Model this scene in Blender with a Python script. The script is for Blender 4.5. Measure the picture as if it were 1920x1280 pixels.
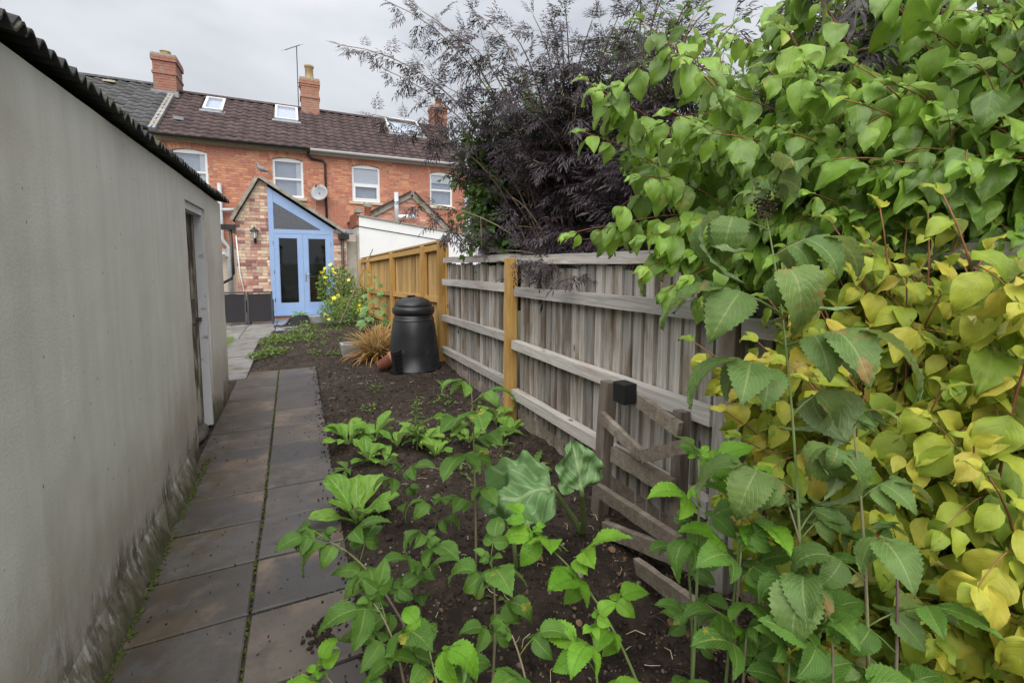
import bpy, math, random
import numpy as np
from mathutils import Vector, Matrix, noise as mnoise
for o in list(bpy.data.objects): bpy.data.objects.remove(o)
S = bpy.context.scene
COL = S.collection
rng = random.Random(7)
nr = np.random.RandomState(11)
R_ = math.radians

# ------------------------------------------------------------ camera
CAMH = 1.55
YAW, PITCH, ROLL, FPX, PX, PY = R_(25.17), R_(5.237), R_(0.4), 853.0, 960.0, 569.0
W_ = Vector((math.cos(PITCH)*math.sin(YAW), math.cos(PITCH)*math.cos(YAW), -math.sin(PITCH)))
r0 = Vector((math.cos(YAW), -math.sin(YAW), 0)); d0 = W_.cross(r0)
RT = math.cos(ROLL)*r0 - math.sin(ROLL)*d0
DN = math.sin(ROLL)*r0 + math.cos(ROLL)*d0
CP = Vector((0, 0, CAMH))
cam = bpy.data.cameras.new('camera'); co = bpy.data.objects.new('camera', cam); COL.objects.link(co)
co.matrix_world = Matrix(((RT.x, -DN.x, -W_.x, 0), (RT.y, -DN.y, -W_.y, 0), (RT.z, -DN.z, -W_.z, CAMH), (0, 0, 0, 1)))
cam.sensor_width = 36; cam.lens = FPX/1920*36; cam.shift_y = (PY-640)/1920
cam.clip_start = 0.02; cam.clip_end = 3000
S.camera = co
# ------------------------------------------------------------ world, sun, exposure
SUN_EL, SUN_AZ = R_(55), R_(205)     # azimuth clockwise from +Y: behind and left of the camera
w = bpy.data.worlds.new('World'); S.world = w; w.use_nodes = True
nt = w.node_tree; nt.nodes.clear()
sky = nt.nodes.new('ShaderNodeTexSky'); sky.sky_type = 'NISHITA'; sky.sun_disc = False
sky.sun_elevation = SUN_EL; sky.sun_rotation = SUN_AZ; sky.dust_density = 4
tc = nt.nodes.new('ShaderNodeTexCoord')
nz = nt.nodes.new('ShaderNodeTexNoise'); nz.inputs['Scale'].default_value = 1.7; nz.inputs['Detail'].default_value = 5; nz.inputs['Roughness'].default_value = .5
mp = nt.nodes.new('ShaderNodeMapping'); mp.inputs['Scale'].default_value = (1, 1, 2.2); mp.inputs['Location'].default_value = (.3, .1, .4)
nt.links.new(tc.outputs['Generated'], mp.inputs['Vector']); nt.links.new(mp.outputs[0], nz.inputs['Vector'])
cr = nt.nodes.new('ShaderNodeValToRGB')
cr.color_ramp.elements[0].position = .36; cr.color_ramp.elements[0].color = (2.1, 2.19, 2.36, 1)
cr.color_ramp.elements[1].position = .64; cr.color_ramp.elements[1].color = (3.4, 3.44, 3.5, 1)
nt.links.new(nz.outputs['Fac'], cr.inputs['Fac'])
# standard overcast sky: cloud luminance rises evenly from horizon to zenith
sx = nt.nodes.new('ShaderNodeSeparateXYZ'); nt.links.new(tc.outputs['Generated'], sx.inputs[0])
mz = nt.nodes.new('ShaderNodeMath'); mz.operation = 'MULTIPLY_ADD'; mz.use_clamp = False; mz.inputs[1].default_value = .9; mz.inputs[2].default_value = .78
mxz = nt.nodes.new('ShaderNodeMath'); mxz.operation = 'MAXIMUM'; mxz.inputs[1].default_value = 0.; nt.links.new(sx.outputs['Z'], mxz.inputs[0]); nt.links.new(mxz.outputs[0], mz.inputs[0])
gm = nt.nodes.new('ShaderNodeVectorMath'); gm.operation = 'SCALE'; nt.links.new(cr.outputs[0], gm.inputs[0]); nt.links.new(mz.outputs[0], gm.inputs['Scale'])
mx = nt.nodes.new('ShaderNodeMixRGB'); mx.inputs['Fac'].default_value = .92
nt.links.new(sky.outputs[0], mx.inputs['Color1']); nt.links.new(gm.outputs[0], mx.inputs['Color2'])
bg = nt.nodes.new('ShaderNodeBackground'); bg.inputs['Strength'].default_value = .1
nt.links.new(mx.outputs[0], bg.inputs['Color'])
wo = nt.nodes.new('ShaderNodeOutputWorld'); nt.links.new(bg.outputs[0], wo.inputs['Surface'])
sl = bpy.data.lights.new('sun', 'SUN'); sl.energy = 1.5; sl.angle = R_(75); sl.color = (1, .97, .92)
so = bpy.data.objects.new('sun', sl); COL.objects.link(so)
sd = Vector((math.sin(SUN_AZ)*math.cos(SUN_EL), math.cos(SUN_AZ)*math.cos(SUN_EL), math.sin(SUN_EL)))
so.rotation_euler = sd.to_track_quat('Z', 'Y').to_euler(); so.location = (0, -5, 12)
S.view_settings.view_transform = 'Standard'; S.view_settings.look = 'None'
S.view_settings.exposure = 1.36; S.view_settings.gamma = 1; S.view_settings.use_curve_mapping = False
S.render.engine = 'CYCLES'

# ------------------------------------------------------------ pixel -> place
def rayd(u, v): return (u-PX)*RT + (v-PY)*DN + FPX*W_
def gnd(u, v, z=0.): d = rayd(u, v); return CP + d*((z-CAMH)/d.z)
def onX(u, v, x): d = rayd(u, v); return CP + d*(x/d.x)
def onY(u, v, y): d = rayd(u, v); return CP + d*(y/d.y)
def onP(u, v, p, n): d = rayd(u, v); return CP + d*((Vector(p)-CP).dot(n)/d.dot(n))
def atd(u, v, depth): return CP + rayd(u, v)*(depth/FPX)
def pix(P):
    q = Vector(P)-CP; z = q.dot(W_)
    if z < .05: return (-9999, -9999, z)
    return (PX+FPX*q.dot(RT)/z, PY+FPX*q.dot(DN)/z, z)

# ------------------------------------------------------------ materials
MATS = {}
class NT:
    def __init__(s, name):
        s.m = bpy.data.materials.new(name); s.m.use_nodes = True; s.t = s.m.node_tree
        s.b = s.t.nodes['Principled BSDF']; s.out = s.t.nodes['Material Output']; MATS[name] = s.m
    def n(s, typ, ins=None, **at):
        x = s.t.nodes.new('ShaderNode'+typ)
        for k, v in at.items(): setattr(x, k, v)
        for k, v in (ins or {}).items(): s.set(x.inputs[k], v)
        return x
    def set(s, sock, v):
        if isinstance(v, bpy.types.NodeSocket): s.t.links.new(v, sock)
        elif isinstance(v, bpy.types.Node): s.t.links.new(v.outputs[0], sock)
        elif isinstance(v, (tuple, list)) and len(v) == 3 and sock.type == 'RGBA': sock.default_value = (*v, 1)
        else: sock.default_value = v
    def math(s, op, a, b=0., c=None):
        i = {0: a, 1: b}
        if c is not None: i[2] = c
        return s.n('Math', i, operation=op).outputs[0]
    def mix(s, f, a, b, bt='MIX'):
        x = s.n('MixRGB', {'Fac': f, 'Color1': a, 'Color2': b}, blend_type=bt); return x.outputs[0]
    def ramp(s, f, stops):
        x = s.n('ValToRGB', {'Fac': f}); e = x.color_ramp.elements
        while len(e) < len(stops): e.new(.5)
        for q, (p, c) in zip(e, stops):
            q.position = p; q.color = (*c, 1) if len(c) == 3 else c
        return x.outputs[0]
    def smooth(s, f, lo, hi):
        x = s.n('MapRange', {0: f, 1: lo, 2: hi, 3: 0., 4: 1.}, interpolation_type='SMOOTHSTEP'); return x.outputs[0]
    def coords(s, stretch=(1, 1, 1), jitter=True, src='Object'):
        c = s.n('TexCoord').outputs[src]
        if jitter:
            oi = s.n('ObjectInfo')
            j = s.n('CombineXYZ', {0: s.math('MULTIPLY', oi.outputs['Random'], 37.), 1: s.math('MULTIPLY', oi.outputs['Random'], 91.), 2: s.math('MULTIPLY', oi.outputs['Random'], 53.)})
            c = s.n('VectorMath', {0: c, 1: j.outputs[0]}, operation='ADD').outputs[0]
        return s.n('Mapping', {'Vector': c, 'Scale': stretch}).outputs[0]
    def noise(s, vec, scale, detail=4, rough=.55, dist=0.):
        return s.n('TexNoise', {'Vector': vec, 'Scale': scale, 'Detail': detail, 'Roughness': rough, 'Distortion': dist}).outputs['Fac']
    def bump(s, h, strength=.3, dist=.01):
        x = s.n('Bump', {'Height': h, 'Strength': strength, 'Distance': dist}); s.set(s.b.inputs['Normal'], x.outputs[0]); return x
    def fin(s, col, rough=.7, spec=.3):
        s.set(s.b.inputs['Base Color'], col); s.set(s.b.inputs['Roughness'], rough); s.set(s.b.inputs['Specular IOR Level'], spec)
        return s.m
def pm(name, c1, c2, scale=6, rough=.7, bump=.25, bscale=60, rand=.18, stretch=(1, 1, 1), c3=None, c3s=3., c3t=.6, spec=.3, bd=.004, metal=0.):
    t = NT(name); v = t.coords(stretch)
    col = t.ramp(t.noise(v, scale), [(.3, c1), (.7, c2)])
    if c3: col = t.mix(t.smooth(t.noise(v, c3s, 5, .6), c3t-.08, c3t+.1), col, c3)
    if rand:
        oi = t.n('ObjectInfo').outputs['Random']
        col = t.n('HueSaturation', {'Color': col, 'Value': t.math('MULTIPLY_ADD', oi, 2*rand, 1-rand), 'Hue': t.math('MULTIPLY_ADD', oi, .02*rand*5, .5-.01*rand*5)}).outputs[0]
    if bump: t.bump(t.noise(v, bscale, 5, .65), bump, bd)
    t.set(t.b.inputs['Metallic'], metal)
    return t.fin(col, rough, spec)

pm('render_grey', (.3, .3, .3), (.4, .4, .4))
pm('brick_red', (.47, .185, .112), (.61, .285, .18), scale=14, rand=.2, c3=(.36, .24, .2), c3s=9, c3t=.66, bump=.4)
pm('brick_old_red', (.44, .2, .155), (.56, .32, .245), scale=14, rand=.3, c3=(.5, .42, .34), c3s=8, c3t=.62, bump=.4)
pm('brick_old_buff', (.56, .41, .3), (.7, .57, .43), scale=14, rand=.22, c3=(.45, .22, .15), c3s=8, c3t=.62, bump=.4)
pm('brick_old_purple', (.2, .1, .1), (.32, .17, .15), scale=14, rand=.25, bump=.4)
pm('mortar', (.45, .38, .32), (.6, .53, .45), scale=30, rand=0)
pm('brick_chimney', (.3, .135, .095), (.42, .205, .145), scale=14, rand=.1, c3=(.3, .24, .2), c3s=5, c3t=.58, bump=.4)
pm('tile_brown', (.045, .027, .027), (.08, .05, .049), scale=9, rand=.28, c3=(.16, .14, .09), c3s=5, c3t=.68, bump=.3, rough=.6)
pm('tile_grey', (.05, .05, .055), (.085, .083, .085), scale=9, rand=.25, c3=(.15, .15, .11), c3s=5, c3t=.68, bump=.3, rough=.6)
pm('cement', (.25, .23, .2), (.4, .37, .32), scale=12, rand=.1, c3=(.16, .17, .1), c3t=.6)
pm('lead', (.2, .22, .25), (.32, .34, .37), scale=10, rand=.05, rough=.45)
pm('upvc_white', (.76, .77, .79), (.82, .83, .84), scale=5, rand=0, bump=.02, rough=.35, spec=.5)
pm('panel_white', (.78, .79, .8), (.84, .85, .86), scale=2, rand=0, bump=.03, rough=.4, spec=.5)
pm('cream_render', (.55, .52, .45), (.68, .65, .57), scale=5, rand=0, c3=(.4, .37, .3), c3t=.62)
pm('sill_stone', (.5, .44, .32), (.62, .56, .43), scale=10, rand=.05)
pm('blue_paint', (.27, .4, .66), (.32, .45, .71), scale=3, rand=0, bump=.05, bscale=200, rough=.45, spec=.45)
pm('black_plastic', (.012, .013, .016), (.022, .023, .027), scale=4, rand=.1, bump=.12, bscale=18, rough=.38, spec=.5, c3=(.06, .058, .055), c3s=5, c3t=.68)
pm('black_gutter', (.012, .012, .013), (.025, .025, .025), rand=.05, bump=.05, rough=.4, spec=.5)
pm('pipe_grey', (.42, .44, .47), (.55, .57, .6), rand=.03, bump=.05, rough=.5)
pm('terracotta', (.27, .09, .055), (.36, .14, .085), scale=8, rand=.1, c3=(.4, .3, .25), c3t=.63)
pm('clay_buff', (.42, .3, .15), (.55, .42, .24), scale=8, rand=.1, c3=(.2, .18, .12), c3t=.6)
pm('concrete', (.27, .28, .28), (.4, .41, .41), scale=10, rand=.1, c3=(.17, .18, .14), c3t=.6, bump=.4)
pm('dark_metal', (.05, .055, .06), (.09, .095, .1), rand=0, rough=.45)
pm('dish_grey', (.32, .33, .35), (.4, .41, .43), rand=0, rough=.5, bump=.05)
pm('steel', (.6, .6, .6), (.7, .7, .7), rand=0, rough=.25, metal=1., bump=0)
pm('rattan', (.035, .033, .038), (.06, .057, .063), scale=60, rand=.05, rough=.55)
pm('bird_feathers', (.16, .17, .2), (.3, .31, .34), scale=18, rand=0)
pm('dark_room', (.12, .11, .1), (.2, .19, .17), rand=0)
pm('room_brown', (.16, .07, .03), (.25, .12, .05), rand=0)
pm('blind_white', (.8, .8, .8), (.83, .83, .83), rand=0, bump=0)
pm('curtain_grey', (.45, .48, .55), (.53, .56, .62), rand=0, bump=0)
pm('bamboo', (.35, .25, .2), (.45, .34, .27), rand=.1)
pm('twig', (.12, .075, .05), (.2, .14, .1), scale=20, rand=.2)
pm('twig_red', (.17, .06, .035), (.27, .12, .06), scale=20, rand=.2)
pm('cane_stem', (.2, .12, .13), (.24, .26, .12), scale=4, rand=.2, bump=.1)
pm('cane_green', (.16, .26, .07), (.26, .33, .14), scale=6, rand=.2, bump=.1)
pm('bark_pale', (.2, .15, .1), (.3, .23, .17), scale=16, rand=.2)
pm('straw', (.5, .42, .28), (.68, .6, .45), rand=.2, bump=.1)
pm('berry', (.03, .005, .012), (.06, .012, .02), rand=.1, rough=.25, bump=0, spec=.6)
pm('seed_head', (.06, .04, .03), (.14, .1, .08), scale=30, rand=.1)
pm('flower_yellow', (.75, .62, .02), (.85, .75, .05), rand=.1, bump=0)
pm('flower_white', (.7, .7, .62), (.8, .8, .74), rand=.05, bump=0)
pm('corrugated', (.028, .028, .03), (.06, .06, .06), scale=9, rand=.15, c3=(.09, .1, .06), c3s=7, c3t=.62, bump=.5, bscale=50, bd=.01, rough=.85)
pm('peeling_wood', (.1, .075, .055), (.2, .16, .12), scale=5, stretch=(6, 6, .6), rand=.1, c3=(.45, .42, .36), c3s=5, c3t=.52, bump=.5)
pm('frame_paint', (.62, .63, .66), (.7, .7, .72), scale=5, rand=0, c3=(.3, .24, .18), c3s=12, c3t=.68, bump=.2)
def wood(name, c1, c2, c3, axis, rand=.2, c3t=.6):
    st = [7, 7, 7]; st[axis] = .35
    t = NT(name); v = t.coords(tuple(st))
    g = t.noise(v, 5, 6, .65, 1.2); col = t.ramp(g, [(.28, c1), (.72, c2)])
    v2 = t.coords((1, 1, 1)); st2 = [3, 3, 3]; st2[axis] = .8
    col = t.mix(t.smooth(t.noise(t.coords(tuple(st2)), 1.6, 5, .6), c3t-.1, c3t+.12), col, c3)
    kn = t.n('TexVoronoi', {'Vector': t.coords(tuple(2.2 if i == axis else 5 for i in range(3))), 'Scale': 1.1}).outputs['Distance']
    col = t.mix(t.smooth(kn, .1, .04), col, tuple(x*.3 for x in c1))
    oi = t.n('ObjectInfo').outputs['Random']
    col = t.n('HueSaturation', {'Color': col, 'Value': t.math('MULTIPLY_ADD', oi, 2*rand, 1-rand)}).outputs[0]
    fine = [60, 60, 60]; fine[axis] = 2.
    t.bump(t.noise(t.coords(tuple(fine)), 2, 5, .7), .55, .003)
    return t.fin(col, .8, .2)
wood('wood_grey_v', (.26, .24, .22), (.6, .57, .52), (.22, .165, .12), 2, .36, .57)
wood('wood_grey_h', (.32, .3, .28), (.62, .59, .55), (.36, .27, .19), 1, .2, .64)
wood('wood_new_v', (.44, .25, .07), (.6, .38, .14), (.36, .2, .06), 2, .12)
wood('wood_new_h', (.42, .25, .08), (.56, .36, .15), (.33, .19, .08), 1, .12)
wood('wood_new_pale', (.46, .31, .13), (.62, .45, .22), (.35, .22, .09), 2, .18)
wood('wood_rot_v', (.1, .08, .066), (.22, .185, .155), (.3, .26, .21), 2, .2, .62)
wood('wood_rot_x', (.13, .105, .085), (.32, .27, .22), (.42, .38, .32), 0, .2, .6)

def glass(name, tint=(1, 1, 1), refl=.12):
    t = NT(name)
    tr = t.n('BsdfTransparent', {'Color': tint}); gl = t.n('BsdfGlossy', {'Color': (.9, .93, 1.), 'Roughness': .03})
    lw = t.n('LayerWeight', {'Blend': .35})
    f = t.math('MULTIPLY_ADD', lw.outputs['Fresnel'], .55, refl)
    mxs = t.n('MixShader', {0: f, 1: tr, 2: gl}); t.t.links.new(mxs.outputs[0], t.out.inputs['Surface'])
    return t.m
glass('glass', (.75, .79, .8), .02)
glass('glass_sky', (.93, .95, .97), .1)

# painted render with dirt, flaked patches and green-black staining at its foot
t = NT('shed_paint'); v = t.coords((1, 1, 1), False)
sv = t.coords((1, 5, .5), False)
col = t.ramp(t.noise(sv, 2.2, 6, .6), [(.25, (.62, .605, .55)), (.75, (.74, .725, .665))])
col = t.mix(t.smooth(t.noise(v, 1.1, 4), .45, .75), col, (.54, .5, .45))
spk = t.n('TexVoronoi', {'Vector': t.coords((1, 1.6, .9), False), 'Scale': 9., 'Randomness': 1.}).outputs['Distance']
col = t.mix(t.math('MULTIPLY', t.smooth(spk, .07, .03), .8), col, (.08, .075, .07))
z = t.n('SeparateXYZ', {0: t.n('TexCoord').outputs['Object']}).outputs['Z']
wob = t.noise(t.coords((1, 2.5, 1), False), 2.4, 6, .65)
hz = t.math('SUBTRACT', z, t.math('MULTIPLY', t.math('SUBTRACT', wob, .5), .55))
col = t.mix(t.math('MULTIPLY', t.smooth(hz, .8, .3), .6), col, (.3, .245, .19))
str_ = t.noise(t.coords((1, 11, 4.6), False), 2.4, 5, .6)
col = t.mix(t.math('MULTIPLY', t.smooth(hz, .3, .1), .85), col, (.12, .105, .07))
flk = t.math('MULTIPLY', t.smooth(str_, .53, .6), t.math('MULTIPLY', t.smooth(hz, .46, .3), t.smooth(hz, .03, .17)))
col = t.mix(t.math('MULTIPLY', flk, .85), col, (.46, .465, .455))
blk = t.math('MULTIPLY', t.smooth(t.noise(t.coords((1, 5, 3), False), 3.2, 6, .65), .5, .6), t.smooth(hz, .27, .12))
col = t.mix(t.math('MULTIPLY', blk, .6), col, (.045, .045, .028))
col = t.mix(t.math('MULTIPLY', t.smooth(hz, .1, -.02), .8), col, (.055, .06, .025))
h = t.math('ADD', t.noise(v, 90, 4, .6), t.math('MULTIPLY', flk, .8))
h = t.math('ADD', h, t.math('MULTIPLY', t.noise(sv, 7, 3), 1.6))
t.bump(h, .25, .006); t.fin(col, .75, .25)

# riven paving slabs, wet in patches
t = NT('slab_stone'); v = t.coords((1, 1, 1)); oi = t.n('ObjectInfo').outputs['Random']
wv = t.n('NewGeometry').outputs['Position']
col = t.ramp(oi, [(0, (.085, .08, .079)), (.45, (.125, .116, .113)), (.75, (.105, .092, .085)), (1, (.17, .142, .118))])
col = t.mix(t.smooth(t.noise(v, 2.4, 5, .6), .52, .68), col, (.24, .18, .135))
col = t.mix(t.smooth(t.noise(v, 5, 6, .7), .45, .75), col, (.085, .076, .07))
px_ = t.n('SeparateXYZ', {0: wv})
alg = t.math('MULTIPLY', t.smooth(t.math('ADD', px_.outputs['X'], t.math('MULTIPLY', t.noise(wv, 3., 5), .5)), -.0, -.34), t.smooth(t.noise(wv, 6., 6, .7), .36, .55))
col = t.mix(t.math('MULTIPLY', alg, .7), col, (.07, .052, .024))
col = t.mix(t.math('MULTIPLY', t.smooth(t.noise(wv, 60, 3, .6), .6, .72), .5), col, (.05, .045, .04))
wet = t.smooth(t.noise(wv, 1.6, 5, .6), .38, .62)
col = t.mix(t.math('MULTIPLY', wet, .45), col, (.04, .039, .041), 'MIX')
rg = t.math('MULTIPLY_ADD', wet, -.3, .66)
t.bump(t.math('ADD', t.noise(t.coords((1, 3, 1)), 9, 6, .65), t.math('MULTIPLY', t.noise(v, 80, 3), .25)), .35, .008)
t.fin(col, rg, .32)
pm('flag_concrete', (.17, .165, .16), (.25, .245, .235), scale=5, rand=.12, c3=(.12, .11, .07), c3s=4, c3t=.56, rough=.55, bump=.3, spec=.4)
pm('patio_wet', (.2, .215, .25), (.3, .31, .34), scale=3, rand=.1, rough=.28, bump=.12, spec=.5, c3=(.14, .12, .1), c3t=.6)
# soil
t = NT('soil'); v = t.n('NewGeometry').outputs['Position']
col = t.ramp(t.noise(v, 16, 8, .7), [(.25, (.014, .01, .008)), (.5, (.04, .03, .024)), (.8, (.1, .076, .06))])
col = t.mix(t.smooth(t.noise(v, 1.3, 4), .5, .7), col, (.075, .057, .046))
t.bump(t.noise(v, 70, 6, .75), .8, .012); t.fin(col, .85, .2)
pm('clod', (.018, .013, .01), (.055, .04, .03), scale=30, rand=0, rough=.9)
pm('pebble', (.2, .17, .14), (.42, .38, .33), scale=30, rand=0)
t = NT('chips'); ri = t.n('NewGeometry').outputs['Random Per Island']
t.fin(t.ramp(ri, [(0, (.03, .022, .017)), (.5, (.075, .055, .04)), (.86, (.12, .085, .06)), (.95, (.2, .16, .12)), (1, (.36, .33, .29))]), .85, .2)
pm('garden_ground', (.03, .035, .012), (.06, .06, .025), scale=3, rand=0)
pm('moss', (.04, .06, .012), (.09, .11, .025), scale=30, rand=0, rough=1.)

def leafmat(name, cols, vein=(.3, .36, .12), nv=7., slant=.55, blot=None, blott=.66, back=1.35, transl=.3, rough=.5, veinamt=.45, spec=.35, bumpd=.003, arc=0., bstr=.4):
    """cols: ramp stops over a per-leaf random value"""
    t = NT(name); uv = t.n('SeparateXYZ', {0: t.n('UVMap').outputs[0]})
    u = uv.outputs['X']; s = t.math('ABSOLUTE', t.math('MULTIPLY_ADD', uv.outputs['Y'], 2., -1.))
    rnd = t.math('FRACT', t.math('ADD', t.n('ObjectInfo').outputs['Random'], t.n('NewGeometry').outputs['Random Per Island']))
    pos = t.n('NewGeometry').outputs['Position']
    col = t.ramp(t.math('ADD', t.math('MULTIPLY', rnd, .62), t.math('MULTIPLY_ADD', t.noise(pos, 2.6, 3), .9, -.26)), cols)
    col = t.n('HueSaturation', {'Color': col, 'Value': t.math('MULTIPLY_ADD', t.noise(pos, 25, 4), .9, .55)}).outputs[0]
    s2 = t.math('POWER', s, 1.6) if arc else s
    ph = t.math('MULTIPLY', t.math('SUBTRACT', u, t.math('MULTIPLY', s2, slant if not arc else arc)), nv)
    tri = t.math('ABSOLUTE', t.math('SUBTRACT', t.math('FRACT', ph), .5))       # .5 at vein
    vm = t.smooth(tri, .33, .5)
    mid = t.smooth(s, .09, .03)
    vall = t.math('MAXIMUM', t.math('MULTIPLY', vm, .75), mid)
    if blot:
        rb = t.math('FRACT', t.math('MULTIPLY', rnd, 7.31))
        f = t.smooth(t.math('ADD', t.noise(pos, 14, 5, .6), t.math('MULTIPLY_ADD', rb, .2, -.1)), blott, blott+.1)
        col = t.mix(f, col, blot)
    col = t.mix(t.math('MULTIPLY', vall, veinamt), col, vein)
    bf = t.n('NewGeometry').outputs['Backfacing']
    colb = t.n('HueSaturation', {'Color': col, 'Saturation': .72, 'Value': back}).outputs[0]
    col = t.mix(bf, col, colb)
    t.bump(t.math('SUBTRACT', t.math('MULTIPLY', t.noise(pos, 160, 3), .25), vall), bstr, bumpd)
    t.fin(col, rough, spec)
    tl = t.n('BsdfTranslucent', {'Color': t.mix(.35, col, (.5, .55, .05))})
    mxs = t.n('MixShader', {0: transl, 1: t.b.outputs[0], 2: tl.outputs[0]})
    t.t.links.new(mxs.outputs[0], t.out.inputs['Surface']); return t.m
leafmat('leaf_raspberry', [(0, (.055, .14, .02)), (.45, (.085, .2, .028)), (.8, (.12, .26, .04)), (1, (.21, .33, .05))], vein=(.3, .4, .12), nv=8, slant=.55, blot=(.42, .36, .05), blott=.665, veinamt=.5, bumpd=.005)
leafmat('leaf_raspberry_bright', [(0, (.13, .33, .025)), (.5, (.19, .42, .035)), (1, (.27, .5, .05))], vein=(.09, .24, .03), nv=8, slant=.55, veinamt=.6, transl=.35)
leafmat('leaf_raspberry_old', [(0, (.085, .17, .04)), (.5, (.125, .22, .055)), (1, (.2, .28, .075))], vein=(.3, .37, .15), nv=8, slant=.55, blot=(.34, .2, .08), blott=.62, veinamt=.6)
leafmat('leaf_dogwood', [(0, (.055, .12, .018)), (.3, (.12, .22, .03)), (.55, (.21, .38, .042)), (.85, (.29, .47, .065)), (1, (.4, .55, .09))], vein=(.24, .36, .1), nv=4.5, arc=.5, blot=(.42, .44, .07), blott=.66, veinamt=.35, bstr=.2, rough=.42, spec=.5)
leafmat('leaf_dogwood_yellow', [(0, (.09, .17, .022)), (.28, (.2, .31, .035)), (.55, (.36, .42, .045)), (.8, (.5, .46, .06)), (.93, (.5, .41, .07)), (1, (.42, .33, .16))], vein=(.36, .4, .1), nv=4.5, arc=.5, blot=(.35, .22, .05), blott=.74, veinamt=.25, bstr=.2)
leafmat('leaf_elder', [(0, (.016, .009, .014)), (.6, (.03, .018, .026)), (1, (.055, .032, .038))], vein=(.06, .03, .05), nv=5, slant=.4, veinamt=.2, transl=.06, rough=.42, spec=.45, back=1.3, bstr=.1)
leafmat('leaf_tree', [(0, (.035, .1, .02)), (.5, (.075, .18, .032)), (.85, (.14, .28, .045)), (1, (.24, .4, .07))], vein=(.15, .22, .08), nv=5, arc=.4, veinamt=.3, rough=.4)
leafmat('leaf_chard', [(0, (.1, .26, .025)), (.5, (.16, .35, .035)), (1, (.24, .43, .06))], vein=(.42, .5, .2), nv=6, slant=.4, veinamt=.6)
leafmat('leaf_weed', [(0, (.05, .12, .02)), (.5, (.1, .19, .03)), (1, (.2, .27, .05))], nv=6, transl=.2, veinamt=.3)
leafmat('leaf_rhubarb', [(0, (.13, .26, .09)), (1, (.17, .31, .12))], vein=(.42, .52, .28), nv=5, slant=.7, veinamt=.7, transl=.12, bumpd=.006, blot=(.25, .25, .1), blott=.72)
leafmat('leaf_mallow', [(0, (.13, .27, .09)), (1, (.22, .38, .13))], nv=4, slant=.8, transl=.2)
leafmat('blade_orange', [(0, (.3, .13, .035)), (.5, (.42, .23, .07)), (.8, (.5, .36, .14)), (1, (.35, .4, .1))], nv=1, veinamt=.1, transl=.2)
leafmat('blade_grass', [(0, (.1, .2, .03)), (1, (.25, .36, .08))], nv=1, veinamt=.1, transl=.2)
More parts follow.
